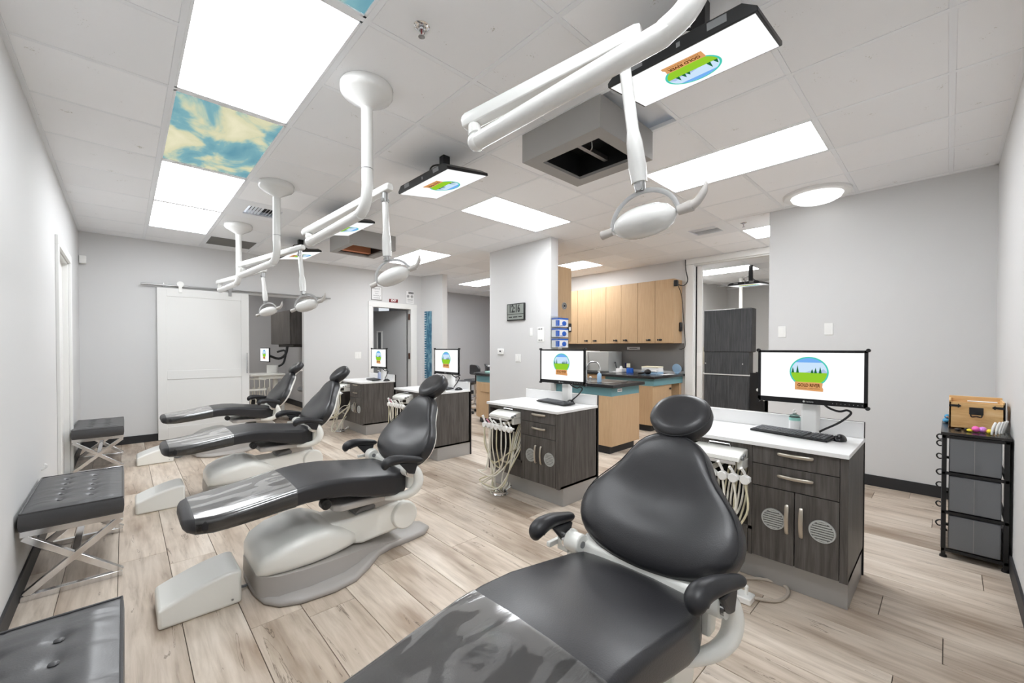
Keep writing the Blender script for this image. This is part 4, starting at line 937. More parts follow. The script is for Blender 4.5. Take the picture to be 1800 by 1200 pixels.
def make_keyboard(label):
    c = Vector((2.825, .625, .776)); t = thing('keyboard', label, 'keyboard', c, 'keyboards on the chairside cabinets')
    A = math.radians(-11); L, D = .40, .135
    T_ = Matrix.Translation(c) @ Matrix.Rotation(A, 4, 'Z') @ Matrix.Rotation(math.radians(-4), 4, 'Y')
    # local: x = depth (towards the monitor), y = length
    obj('base', M().box(-D/2, D/2, -L/2, L/2, .005, .017).xf(T_), black_p, t, bevel=.004)
    m = M(); rows = 6
    for r in range(rows):
        xx = -D/2+.012+r*.0195; n = 15
        for i in range(n):
            if r == 0 and 4 <= i <= 8: continue
            yy = L/2-.012-i*.0182; m.box(xx, xx+.015, yy-.0150, yy, .016, .0215)
        for i in range(4): yy = L/2-.302-i*.022; m.box(xx, xx+.015, yy-.017, yy, .016, .0215)
        if r == 0: m.box(xx, xx+.015, L/2-.012-8*.0182-.015, L/2-.012-4*.0182, .016, .0215)
    o = obj('key_caps', m.xf(T_), key_m, t, smooth=0); o['kind'] = 'stuff'
    return t
kb = make_keyboard('black keyboard on the nearest worktop')
for dy, dx, l in ((1.83, .03, 'black keyboard on the second worktop'), (3.66, 0.03, 'black keyboard on the third worktop, behind the headrest'), (5.52, 0, 'black keyboard on the farthest worktop')):
    c = copy_tree(kb); c.location.y += dy; c.location.x += dx; c['label'] = l
def make_mouse(label):
    c = (2.84, .402, .776); t = thing('mouse', label, 'mouse', c, 'mice beside the keyboards')
    R = []
    for i in range(9):
        u = i/8; x = c[0]-.05+.10*u; wdt = .03*math.sin(PI*min(max(u*.92+.05, .03), .97))**.45; h = .034*math.sin(PI*min(max(u*.85+.09, .03), .97))**.8
        R.append([(x, c[1]+wdt*math.cos(a), c[2]+.002+max(h*math.sin(a), 0)) for a in [PI*j/10 for j in range(11)]])
    obj('body', M().loft(R), black_g, t, smooth=60)
    obj('wheel', M().cyl((c[0]-.028, c[1]-.003, .800), (c[0]-.028, c[1]+.003, .800), .008, n=12), grey_p, t)
    return t
ms = make_mouse('black mouse right of the nearest keyboard')
for dy, dx, l in ((1.95-.0, .10, 'black mouse beside the second monitor stand'), (3.60, .06, 'black mouse on the third worktop'), (5.43, .05, 'black mouse on the farthest worktop')):
    c = copy_tree(ms); c.location.y += dy; c.location.x += dx; c['label'] = l
def bottle(x, y, z, label, h=.13, mt=bottle_m, lab=True, cat='bottle', name='sanitizer_bottle'):
    t = thing(name, label, cat, (x, y, z))
    obj('body', M().lathe([(.002, 0), (.026, 0), (.028, .006), (.028, h*.68), (.022, h*.78), (.010, h*.82), (.010, h*.86), (.002, h*.86)], (x, y, z), 24), mt, t)
    obj('pump', M().cyl((x, y, z+h*.86), (x, y, z+h*.93), .012).cyl((x, y, z+h*.93), (x, y, z+h*1.0), .005).tube([(x, y, z+h), (x-.03, y, z+h)], .005, 8, 1), white_p, t)
    if lab:
        obj('label_band', M().lathe([(.0285, h*.12), (.0288, h*.12), (.0288, h*.66), (.0285, h*.66)], (x, y, z), 24), paper_m, t)
        obj('label_stripe', M().lathe([(.0288, h*.52), (.0291, h*.52), (.0291, h*.66), (.0288, h*.66)], (x, y, z), 24), mat('mint stripe', (150, 208, 196), .5), t)
    return t
bottle(2.955, .637, .776, 'clear pump bottle of sanitizer with white and mint label beside the nearest stand')
bottle(2.95, 6.20, .776, 'pale lilac bottle beside the farthest monitor stand', .14, mat('lilac bottle', (176, 186, 216), .3), False)

# power strip and cables on the floor by the nearest cabinet
t = thing('power_strip', 'white power adapter with cables on the floor behind the near armrest', 'power adapter', (2.30, .70, 0))
obj('brick', M().box(2.24, 2.32, .66, .74, .002, .035).box(2.235, 2.26, .72, .79, .035, .05), white_p, t, bevel=.006, seg=3)
obj('plug', M().cyl((2.28, .69, .035), (2.28, .69, .07), .008).sphere((2.28, .69, .075), .010, .010, .010), white_p, t)
obj('cord', M().tube([(2.30, .67, .02), (2.38, .58, .01), (2.50, .56, .008), (2.57, .60, .008), (2.545, .70, .008), (2.46, .78, .01), (2.38, .82, .01)], .0085, 8, 6), mat('taupe cord', (186, 176, 164), .5), t)
obj('cord', M().tube([(2.26, .74, .03), (2.20, .80, .01), (2.22, .9, .008), (2.36, .92, .01)], .006, 8, 6), grey_p, t)

# ------------------------------------------------------------ ceiling mounted treatment lights
def make_light(pole, low, uppL, uppR, drop, hang, tilt, label, pitch_=0.0):
    """pole (x, y); low = far end of the lower arm; uppL/uppR = ends of the upper arm; drop = bottom of the hanging tube; hang = yaw of the head"""
    t = thing('treatment_light', label, 'dental light', (pole[0], pole[1], CEIL), 'ceiling mounted dental lights')
    x, y = pole
    obj('canopy', M().lathe([(.002, 0), (.135, 0), (.142, -.012), (.140, -.045), (.128, -.062), (.035, -.118), (.030, -.130), (.002, -.130)], (x, y, CEIL), 40), arm_w, t, smooth=50)
    zl = low[2]; d = Vector((low[0]-x, low[1]-y, 0)); L = d.length; d /= L; r = .031
    P = [(x, y, CEIL-.12), (x, y, zl+.22), (x, y, zl+.12), (x+d.x*.012, y+d.y*.012, zl+.07), (x+d.x*.045, y+d.y*.045, zl+.025), (x+d.x*.10, y+d.y*.10, zl+.004), (x+d.x*.16, y+d.y*.16, zl), (low[0]-d.x*.05, low[1]-d.y*.05, zl)]
    obj('pole_arm', M().tube(P[:1]+P[1:], r, 18, 4), arm_w, t, smooth=60)
    obj('seam_ring', M().cyl((x, y, zl+.228), (x, y, zl+.232), r+.0008, n=24), grey_p, t)
    e = Vector(low)
    obj('elbow', M().sphere(tuple(e-d*.045), .036, .036, .034).cyl((e.x-d.x*.04, e.y-d.y*.04, zl+.02), (uppL[0]+(uppR[0]-uppL[0])*.06, uppL[1]+(uppR[1]-uppL[1])*.06, uppL[2]-.02), .030, .024, 18), arm_w, t, smooth=60)
    a, b = Vector(uppL), Vector(uppR); u = (b-a).normalized(); side = u.cross(Vector((0, 0, 1))).normalized(); up = side.cross(u)
    kk = 1.05 if y < 1 else 1.0
    prof = [(p_*kk, q_*kk) for p_, q_ in ((-.024, -.024), (-.030, .004), (-.020, .028), (.020, .028), (.030, .004), (.024, -.024))]
    R = [[tuple(a+u*s+side*(px*k)+up*(pz*k)) for px, pz in prof] for s, k in ((-.005, .85), (.012, 1), ((b-a).length-.012, .86), ((b-a).length+.005, .72))]
    obj('spring_arm', M().loft(R), arm_w, t, bevel=.004, smooth=40)
    obj('arm_clevis', M().cyl(tuple(b-u*.05-Vector((0, 0, .01))), tuple(b-u*.05-Vector((0, 0, .075))), .017, .020, 14).cyl(tuple(b-u*.05+side*.022-Vector((0, 0, .065))), tuple(b-u*.05-side*.022-Vector((0, 0, .065))), .012), steel, t)
    q = b-u*.05; D = Vector(drop); v = (D-(q-Vector((0, 0, .07)))); Lv = v.length; v.normalize(); s0 = q-Vector((0, 0, .07))
    obj('drop_tube', M().tube([tuple(s0), tuple(s0+v*.01), tuple(s0+v*(Lv*.56)), tuple(s0+v*(Lv*.66)), tuple(s0+v*(Lv*.86)), tuple(D)], [.012, .018, .019, .025, .028, .024], 18, 1), arm_w, t, smooth=50)
    obj('knuckle', M().cyl(tuple(D), tuple(D+v*.028), .018, .016, 16).cyl(tuple(D+v*.02+side*.02), tuple(D+v*.02-side*.02), .010), steel, t)
    # lamp head frame: +X of the head is the handle end, built around the origin then turned
    H = Matrix.Translation(tuple(D+v*.03)) @ Matrix.Rotation(hang, 4, 'Z') @ Matrix.Rotation(tilt, 4, 'Y') @ Matrix.Translation((0.0, 0, -.098))
    HB = H @ Matrix.Rotation(pitch_, 4, 'X')
    ya = [(math.cos(q_)*.110, 0, .098*math.sin(q_)) for q_ in [PI*i/16 for i in range(17)]]
    obj('yoke', M().tube(ya, .0055, 8, 1, flat=1.5).xf(H), alu, t)
    obj('end_knob', M().cyl((-.108, 0, 0), (-.150, 0, -.002), .013, .015, 16).xf(H), grey_p if False else tray_g, t)
    obj('handle', M().cyl((.108, 0, 0), (.150, 0, .002), .015, .018, 16).tube([(.148, 0, .002), (.165, 0, .010), (.185, 0, .032), (.196, 0, .058)], [.018, .015, .013, .004], 12, 4, flat=.8).xf(H), tray_g, t, smooth=60)
    R = []
    for i in range(11):
        u_ = -1+2*i/10; xx = .102*u_; k = math.sqrt(max(1-abs(u_)**2.3, .02)); zc = .004
        R.append([(xx, .068*k*math.cos(a_), zc-.006+(.050 if math.sin(a_) > 0 else .046)*k*math.sin(a_)) for a_ in [2*PI*j/20 for j in range(20)]])
    obj('lamp_shell', M().loft(R).xf(HB), arm_w, t, smooth=75)
    obj('shell_screw', M().cyl((-.02, 0, .040), (-.02, 0, .056), .005, n=8).cyl((.005, 0, .040), (.005, 0, .056), .005, n=8).xf(H), clear_m, t)
    return t
def ray_pt(az_x, y, z): return (az_x, y, z)
make_light((1.0, .40), (.995, 1.30, 2.075), (1.0, 1.33, 2.175), (1.181, .670, 2.265), (1.215, .69, 1.815), -PI/2+.12, -.12, 'nearest dental light, its head hanging beside the ceiling box')
make_light((1.0, 2.245), (.995, 3.25, 2.052), (1.0, 3.34, 2.145), (1.155, 2.28, 2.235), (1.155, 2.32, 1.83), -.85, -.38, 'second dental light from the camera, with the canopy beside the cloud mural')
make_light((1.0, 4.12), (.915, 5.22, 2.052), (.90, 5.15, 2.150), (1.16, 3.93, 2.17), (1.145, 3.88, 1.77), -.85, -.30, 'third dental light, its arm in the middle of the row')
make_light((1.0, 5.79), (.94, 6.75, 2.052), (.92, 6.72, 2.150), (1.17, 5.33, 2.16), (1.19, 5.40, 1.82), -.85, -.30, 'farthest dental light, in front of the sliding door')

# ------------------------------------------------------------ ceiling mounted monitors, screens facing down
def make_ceiling_monitor(x0, x1, y0, y1, z, dz, skew, label, mt=None):
    cx, cy = (x0+x1)/2, (y0+y1)/2
    t = thing('ceiling_monitor', label, 'monitor', (cx, cy, CEIL), 'monitors hung from the ceiling')
    L, W = y1-y0, math.hypot(x1-x0, dz)
    H = Matrix.Translation((cx, cy, z+dz/2)) @ Matrix.Rotation(skew, 4, 'Z') @ Matrix.Rotation(-math.atan2(dz, x1-x0), 4, 'Y')
    hb = obj('housing', M().loft([[(-W/2, -L/2, 0), (W/2, -L/2, 0), (W/2, L/2, 0), (-W/2, L/2, 0)], [(-W/2, -L/2, .018), (W/2, -L/2, .018), (W/2, L/2, .018), (-W/2, L/2, .018)],
              [(-W/2, -L/2+.05, .052), (W/2-.02, -L/2+.05, .05), (W/2-.02, L/2-.05, .05), (-W/2, L/2-.05, .052)]]).xf(H), black_p, t, bevel=.003)
    for q_ in (-L/2+.10, L/2-.17): obj('speaker_mesh', M().box(-W/2-.0015, -W/2+.001, q_, q_+.07, .018, .045).xf(H), grey_p, t, smooth=0)
    obj('side_socket', M().box(-W/2-.003, -W/2, -.03, -.015, .016, .034).xf(H), grey_p, t, smooth=0)
    obj('screen', M().box(-W/2+.010, W/2-.010, -L/2+.010, L/2-.010, -.0015, .001).xf(H), screen_w, t, smooth=0)
    R3 = H.to_3x3(); screen_art(t, tuple(H @ Vector((0.0, 0, -.0016))), tuple(R3 @ Vector((0, 1, 0))), tuple(R3 @ Vector((1, 0, 0))), W*.96)
    zt = z+dz/2+.05
    obj('ceiling_mount', M().box(cx-.03, cx+.03, cy-.07, cy-.01, zt, CEIL).box(cx-.10, cx+.11, cy-.10, cy+.04, zt-.006, zt+.014).box(cx+.06, cx+.10, cy-.03, cy+.06, zt+.01, zt+.035), black_p, t, bevel=.005)
    zz = min(zt+.09, CEIL-.008)
    obj('cable', M().tube([(cx-.02, cy-.02, zt+.01), (cx-.07, cy+.05, (zt+zz)/2), (cx-.06, cy+.03, zz), (cx-.01, cy-.03, zz), (cx+.07, cy-.08, (zt+zz)/2), (cx+.10, cy-.13, zt)], .006, 8, 6), black_p, t)
    return t
make_ceiling_monitor(1.612, 1.980, 2.365, 3.030, 2.506, 0.057, .02, 'second ceiling monitor, hung between the ceiling box and a light canopy')
make_ceiling_monitor(1.617, 1.958, 0.473, 1.078, 2.462, 0.052, .02, 'nearest ceiling monitor, at the top edge behind the arm')
make_ceiling_monitor(1.518, 1.892, 4.070, 4.730, 2.506, 0.057, .02, 'third ceiling monitor, partly behind a white light arm')
make_ceiling_monitor(1.573, 1.936, 5.775, 6.402, 2.506, 0.057, .02, 'farthest ceiling monitor of the bay, close to the far wall')
make_ceiling_monitor(7.85, 8.35, 2.20, 2.72, 2.38, .03, .0, 'ceiling monitor in the side room, seen through the doorway')

# ------------------------------------------------------------ kitchen-like core: wall cabinets, islands, sink
CF = 6.47
edges = [3.055, 3.698, 4.344, 4.99, 5.64]
for i, (a, b) in enumerate(zip(edges, edges[1:])):
    l = ['wall cabinet with two maple doors, rightmost, next to the black camera', 'wall cabinet with two maple doors, second from the right', 'wall cabinet with two maple doors, third from the right', 'wall cabinet with two maple doors, mostly behind the tall one'][i]
    t = thing('wall_cabinet', l, 'cabinet', (6.62, (a+b)/2, 1.355), 'maple wall cabinets')
    obj('body', M().box(CF+.02, XC-.002, a+.002, b-.002, 1.355, 2.402), tan_lam, t, bevel=.001)
    mid = (a+b)/2
    for (p, q, hy) in ((a+.002, mid-.001, mid-.10), (mid+.001, b-.002, mid+.10)):
        d = obj('cabinet_door', M().box(CF, CF+.018, p+.001, q-.001, 1.360, 2.400), tan_lam, t, bevel=.002)
        obj('fish_pull', M().sphere((CF-.014, hy, 1.412), .010, .034, .017, 12, 8).add([(CF-.014, hy+.03, 1.412), (CF-.014, hy+.055, 1.43), (CF-.014, hy+.055, 1.394), (CF-.008, hy+.03, 1.412), (CF-.008, hy+.055, 1.43), (CF-.008, hy+.055, 1.394)], [(0, 1, 2), (3, 5, 4), (0, 3, 4, 1), (1, 4, 5, 2), (2, 5, 3, 0)]).cyl((CF-.01, hy, 1.412), (CF, hy, 1.412), .006), black_p, d)
struct('trim_5', M().box(XC-.008, XC-.001, 3.02, 5.64, .89, 1.355), splash_m, smooth=0, label='grey backsplash under the wall cabinets')
t = thing('camera', 'black security camera at the right end of the wall cabinets', 'camera', (6.5, 3.02, 2.30))
obj('body', M().box(6.44, 6.50, 2.985, 3.05, 2.27, 2.37), black_p, t, bevel=.015, seg=3)
obj('cable', M().tube([(6.50, 3.01, 2.30), (6.60, 2.95, 2.29), (6.70, 2.93, 2.38), (6.745, 2.98, 2.55), (6.745, 2.99, 2.73)], .008, 8).tube([(6.50, 3.0, 2.29), (6.62, 2.99, 2.1), (6.72, 3.0, 1.7), (6.72, 2.98, 1.45), (6.70, 2.97, 1.30), (6.70, 3.02, 1.26), (6.65, 3.04, 1.26)], .005, 6), black_p, t)
t = thing('dispenser', 'small black box on the right side of the wall cabinets', 'dispenser', (6.70, 3.04, 1.55))
obj('body', M().box(6.66, 6.72, 3.02, 3.052, 1.55, 1.70), black_p, t, bevel=.008)

t = thing('tall_cabinet', 'tall narrow maple cabinet behind the pillar with a round emblem', 'cabinet', (4.42, 4.2, 1.37))
obj('body', M().box(4.243, 4.60, 3.66, 4.83, 1.372, 2.40), tan_lam, t, bevel=.002)
obj('emblem', M().cyl((4.44, 3.662, 1.86), (4.44, 3.652, 1.86), .05, n=28), box_m, t)
obj('emblem_ring', M().tube([(4.44+.035*math.cos(a*PI/12), 3.65, 1.86+.035*math.sin(a*PI/12)) for a in range(25)], .003, 6, 1).box(4.425, 4.455, 3.648, 3.652, 1.845, 1.875), black_p, t)
t = thing('timer', 'small black and white timer hung beside the glove boxes', 'timer', (4.5, 3.64, 1.5))
obj('case', M().box(4.50, 4.57, 3.63, 3.658, 1.50, 1.62), black_p, t, bevel=.004)
obj('face', M().box(4.51, 4.55, 3.627, 3.631, 1.52, 1.57), paper_m, t, smooth=0)

# glove boxes in a wall rack at the pillar end
t = thing('glove_rack', 'clear rack holding glove boxes on the pillar end', 'rack', (4.2, 3.55, 1.29))
obj('rack', M().box(4.09, 4.315, 3.592, 3.598, 1.27, 1.70).box(4.085, 4.089, 3.47, 3.598, 1.28, 1.68).box(4.312, 4.316, 3.47, 3.598, 1.28, 1.68), clear_m, t, smooth=0)
for i in range(3):
    z = 1.285+i*.135
    g = thing('glove_box', ['white and blue glove box, lowest in the rack', 'white and blue glove box, middle of the rack', 'white and blue glove box, top of the rack'][i], 'glove box', (4.19, 3.53, z), 'glove boxes in the rack')
    obj('carton', M().box(4.10, 4.30, 3.475, 3.588, z, z+.115), paper_m, g, bevel=.002)
    obj('blue_band', M().box(4.099, 4.301, 3.474, 3.589, z+.095, z+.1155), blue_m, g, smooth=0)
    obj('blue_band', M().box(4.099, 4.125, 3.4745, 3.52, z+.01, z+.085), blue_m, g, smooth=0)
    obj('opening', M().sphere((4.22, 3.475, z+.045), .045, .004, .032, 18, 8), navy_m if False else blue_m, g)
    obj('small_print', M().box(4.14, 4.20, 3.4735, 3.475, z+.012, z+.020), blue_m, g, smooth=0)

# island 1 with sink
t = thing('sink_island', 'maple island with teal band and black top behind the second monitor', 'cabinet', (4.5, 3.1, 0))
obj('body', M().box(4.20, 4.84, 2.735, 3.598, .10, .70), tan_lam, t, bevel=.002)
obj('teal_band', M().box(4.205, 4.835, 2.740, 3.598, .70, .805), teal_m, t, bevel=.001)
obj('countertop', M().box(4.16, 4.90, 2.69, 3.598, .805, .845), counter_b, t, bevel=.004)
obj('toe_kick', M().box(4.25, 4.80, 2.79, 3.598, 0, .10), black_base, t, smooth=0)
obj('sink_rim', M().box(4.34, 4.78, 2.86, 2.875, .845, .850).box(4.34, 4.78, 3.20, 3.215, .845, .850).box(4.34, 4.355, 2.86, 3.215, .845, .850).box(4.765, 4.78, 2.86, 3.215, .845, .850), steel, t, bevel=.002)
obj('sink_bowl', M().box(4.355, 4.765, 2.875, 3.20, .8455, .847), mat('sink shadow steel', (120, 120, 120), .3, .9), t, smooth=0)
obj('small_print', M().box(4.345, 4.415, 2.7345, 2.736, .760, .770), grey_p, t, smooth=0)
obj('label_plate', M().box(4.33, 4.43, 2.736, 2.739, .745, .785), paper_m, t, smooth=0)
t = thing('faucet', 'chrome gooseneck faucet with two knobs on the sink island', 'faucet', (4.42, 3.28, .845))
obj('spout', M().tube([(4.42, 3.26, .845), (4.42, 3.26, 1.02), (4.44, 3.22, 1.09), (4.48, 3.14, 1.09), (4.50, 3.11, 1.02), (4.50, 3.11, .99)], [.013, .011, .010, .010, .010, .012], 12, 5), chrome, t)
for y in (3.20, 3.33): obj('tap_knob', M().cyl((4.42, y, .845), (4.42, y, .885), .010).sphere((4.42, y, .895), .020, .020, .014), chrome, t)
t = thing('soap_dispenser', 'white wall-style soap dispenser block behind the faucet', 'dispenser', (4.36, 3.34, .845))
obj('stem', M().box(4.34, 4.40, 3.42, 3.48, .846, 1.05), white_p, t, bevel=.008)
obj('hood', M().box(4.30, 4.44, 3.38, 3.57, 1.05, 1.12), white_p, t, bevel=.012)
t = thing('file_block', 'dark ribbed box beside the faucet on the sink island', 'box', (4.55, 3.45, .845))
obj('block', M().box(4.50, 4.60, 3.38, 3.55, .846, 1.02), mat('dark slate plastic', (54, 56, 68), .5), t, bevel=.004)
for i in range(6): obj('rib', M().box(4.495, 4.502, 3.385+i*.028, 3.395+i*.028, .855, 1.015), black_p, t, smooth=0)
bottle(4.36, 3.02, .846, 'pale blue pump soap bottle beside the sink', .14, lblue_m, False, name='soap_bottle')

# counter 2 and the wall counter
t = thing('desk_counter', 'maple peninsula with teal band, black top and open knee space', 'cabinet', (6.3, 3.45, 0))
obj('body', M().box(5.80, 6.42, 3.06, 3.90, .10, .70), tan_lam, t, bevel=.002)
obj('teal_band', M().box(5.80, 6.775, 3.04, 3.90, .70, .81), teal_m, t, bevel=.001)
obj('countertop', M().box(5.74, 6.775, 2.998, 3.98, .81, .85), counter_b, t, bevel=.006)
obj('toe_kick', M().box(5.86, 6.40, 3.12, 3.90, 0, .10), black_base, t, smooth=0)
obj('knee_panel', M().box(6.42, 6.70, 3.30, 3.32, .0, .70), white_p, t, smooth=0)
obj('end_panel', M().box(6.70, 6.775, 3.06, 3.90, 0, .70), tan_lam, t, bevel=.002)
obj('fish_pull', M().sphere((6.36, 3.05, .63), .034, .010, .017, 12, 8), black_p, t)
t = thing('wall_counter', 'black topped maple counter along the grey backsplash', 'cabinet', (6.5, 4.9, 0))
obj('body', M().box(6.20, 6.775, 3.985, 6.4, .10, .81), tan_lam, t, bevel=.002)
obj('countertop', M().box(6.14, 6.775, 3.985, 6.44, .81, .85), counter_b, t, bevel=.006)
for i in range(3):
    d = obj('drawer', M().box(6.182, 6.20, 4.0+i*.5, 4.49+i*.5, .62, .80), tan_lam, t, bevel=.002)
    obj('fish_pull', M().sphere((6.172, 4.25+i*.5, .72), .010, .034, .017, 12, 8), black_p, d)
obj('toe_kick', M().box(6.26, 6.775, 3.985, 6.4, 0, .10), black_base, t, smooth=0)

t = thing('printer', 'white office printer with front panel on the wall counter', 'printer', (6.45, 4.6, .85))
obj('body', M().box(6.25, 6.70, 4.62, 4.98, .852, 1.22), white_p, t, bevel=.012)
obj('control_panel', M().box(6.238, 6.252, 4.70, 4.90, 1.15, 1.20), grey_p, t, bevel=.003)
obj('paper_slot', M().box(6.240, 6.252, 4.72, 4.88, 1.04, 1.055), black_p, t, smooth=0)
obj('base_tray', M().box(6.20, 6.26, 4.60, 5.0, .90, 1.0), white_p, t, bevel=.01)
t = thing('sterilizer', 'large pale grey box shaped appliance right of the printer', 'appliance', (6.5, 4.37, .85))
obj('case', M().box(6.30, 6.74, 4.17, 4.60, .852, 1.21), lightgrey_m, t, bevel=.01)
obj('cord', M().tube([(6.5, 4.17, 1.0), (6.45, 4.12, 1.02), (6.42, 4.09, .95), (6.45, 4.07, .86)], .008, 8), black_p, t)
def stack(x, y, n, label, mts, w=.20, d=.28, h=.018, z=.851):
    for i in range(n):
        o = M().box(x-w/2, x+w/2, y-d/2, y+d/2, z+i*h+.0005, z+(i+1)*h).rot((x, y, 0), random.uniform(-.2, .2))
        tag(obj('paper_folder', o, mts[i % len(mts)], bevel=.001, at=(x, y, z+i*h)), label[i], 'folder', 'folders on the peninsula')
stack(6.30, 3.33, 6, ['pale blue folder at the bottom of the pile', 'pale blue folder second from the bottom of the pile', 'white folder third from the bottom of the pile', 'white folder third from the top of the pile', 'white folder second from the top of the pile', 'cream folder on top of the pile'], [lblue_m, lblue_m, paper_m, paper_m, paper_m, cream_m], h=.021)
tag(obj('paper_sheet', M().box(6.2, 6.55, 3.05, 3.18, .851, .853), paper_m, smooth=0), 'white sheet lying at the front right of the peninsula', 'paper')
t = thing('hand_mirror', 'round black headed hand mirror beside the folders', 'mirror', (6.02, 3.28, .85))
obj('head', M().sphere((6.02, 3.26, .900), .05, .055, .042), black_p, t); obj('grip', M().tube([(6.02, 3.31, .885), (6.02, 3.42, .875)], [.014, .02], 10, 1), black_p, t)
t = thing('round_plate', 'pale blue round plate leaning at the peninsula end', 'plate', (6.70, 3.06, .85))
obj('disc', M().lathe([(.002, -.008), (.075, -.006), (.08, 0), (.075, .006), (.002, .008)], (0, 0, 0), 32).xf(Matrix.Translation((6.69, 3.10, .935)) @ Matrix.Rotation(PI/2-.2, 4, 'Y')), lblue_m, t)
obj('foot', M().box(6.67, 6.73, 3.07, 3.13, .851, .862), lblue_m, t, bevel=.003)
t = thing('blue_tub', 'bright blue round tub on the wall counter', 'tub', (6.50, 3.78, .85))
obj('tub', M().lathe([(.002, 0), (.06, 0), (.06, .035), (.055, .075), (.002, .078)], (6.40, 3.80, .851), 24), blue_m, t)
t = thing('wipes_box', 'white tissue box on the wall counter', 'box', (6.42, 4.02, .85))
obj('carton', M().box(6.35, 6.50, 3.93, 4.05, .852, .915), paper_m, t, bevel=.003); obj('tissue', M().loft([[(6.40, 3.97, .915), (6.45, 3.97, .915), (6.45, 4.01, .915), (6.40, 4.01, .915)], [(6.41, 3.96, .95), (6.44, 3.98, .955), (6.43, 4.02, .94), (6.41, 4.0, .96)]]), paper_m, t)
t = thing('figurine', 'small black and cream figure beside the blue tub', 'figurine', (6.60, 4.0, .85))
obj('body', M().box(6.58, 6.64, 3.93, 4.02, .852, .93).sphere((6.61, 3.97, .96), .03, .03, .035), black_p, t, bevel=.004); obj('card', M().box(6.572, 6.58, 3.90, 3.97, .93, 1.0), cream_m, t, smooth=0)
tag(obj('blue_card', M().box(6.70, 6.705, 4.0, 4.08, .852, 1.0), navy_m, smooth=0), 'dark blue card leaning on the backsplash', 'card')
t = thing('wall_label', 'small white lettered label on the grey backsplash', 'label', (6.77, 3.95, 1.25))
obj('card', M().box(6.768, 6.7715, 3.82, 4.08, 1.245, 1.295), paper_m, t, smooth=0); obj('small_print', M().box(6.7665, 6.768, 3.87, 4.03, 1.263, 1.277), grey_p, t, smooth=0)
tag(obj('note_pad', M().box(6.30, 6.50, 4.1, 4.16, .851, .862).box(6.25, 6.40, 3.99, 4.05, .851, .856), paper_m, bevel=.001), 'loose white notes scattered on the wall counter', 'notes')

# rounded counter left of the pillar
t = thing('rounded_counter', 'round ended maple counter with teal band left of the pillar', 'cabinet', (4.8, 5.2, 0))
def rc(g, y1): return [(4.40-g, 4.86), (4.40-g, y1-.22), (4.46-g*.7, y1-.08+g*.5), (4.60, y1+g), (4.95, y1+g), (4.95, 4.86)]
obj('body', M().prism(rc(0, 5.72), .10, .70), tan_lam, t, bevel=.003)
obj('teal_band', M().prism(rc(-.004, 5.72), .70, .81), teal_m, t, bevel=.001)
obj('countertop', M().prism(rc(.04, 5.74), .81, .85), counter_b, t, bevel=.006)
obj('toe_kick', M().prism(rc(-.06, 5.70), 0, .10), black_base, t, smooth=0)
obj('drawer', M().box(4.386, 4.398, 4.90, 5.44, .54, .685), tan_lam, t, bevel=.003)
tag(obj('tray_dish', M().box(4.45, 4.60, 5.10, 5.40, .852, .885), mat('mint plastic', (168, 208, 200), .4), bevel=.006), 'mint plastic tray on the round ended counter', 'tray')
t = thing('desk_phone', 'dark telephone on the round ended counter', 'phone', (4.7, 5.4, .85))
obj('base', M().box(4.62, 4.78, 5.35, 5.50, .852, .95), mat('dark slate phone', (48, 48, 58), .4), t, bevel=.01); obj('paper_top', M().box(4.61, 4.79, 5.34, 5.51, .951, .975), paper_m, t, bevel=.002)

# office chairs in the hall
def office_chair(x, y, a, label):
    t = thing('office_chair', label, 'office chair', (x, y, 0), 'office chairs in the hall')
    H = Matrix.Translation((x, y, 0)) @ Matrix.Rotation(a, 4, 'Z')
    obj('seat', M().lathe([(.002, .55), (.20, .55), (.235, .57), (.24, .60), (.22, .625), (.002, .635)], (0, 0, 0), 28).xf(H), leather, t, smooth=70)
    R = []
    for i, (z, w_) in enumerate(((.74, .10), (.76, .17), (.81, .20), (.87, .20), (.92, .16), (.94, .09))):
        R.append([(.20+.03*math.sin(PI*(z-.74)/.2)+d_, w_*c_, z) for d_, c_ in ((0, -1), (0, -.5), (0, 0), (0, .5), (0, 1), (.05, 1), (.05, .5), (.05, 0), (.05, -.5), (.05, -1))])
    obj('backrest', M().loft(R).xf(H), arm_blk, t, bevel=.01, smooth=70)
    obj('back_bar', M().tube([(.08, 0, .555), (.24, 0, .58), (.27, 0, .70), (.25, 0, .82)], .014, 8).xf(H), black_p, t)
    obj('gas_post', M().cyl((0, 0, .10), (0, 0, .55), .025).cyl((0, 0, .25), (0, 0, .27), .20, n=28).xf(H), chrome, t)
    for k in range(5):
        b_ = 2*PI*k/5; obj('base_leg', M().tube([(0, 0, .12), (.26*math.cos(b_), .26*math.sin(b_), .07)], [.02, .014], 8, 1).xf(H), chrome, t)
        obj('caster', M().cyl((.26*math.cos(b_)-.012, .26*math.sin(b_), .03), (.26*math.cos(b_)+.012, .26*math.sin(b_), .03), .028, n=14).xf(H), black_p, t)
    return t
office_chair(4.86, 6.55, -.2, 'black office chair, left of the two in the hall, with low backrest')
office_chair(5.30, 6.75, -.6, 'black office chair, right of the two in the hall, next to the round ended counter')

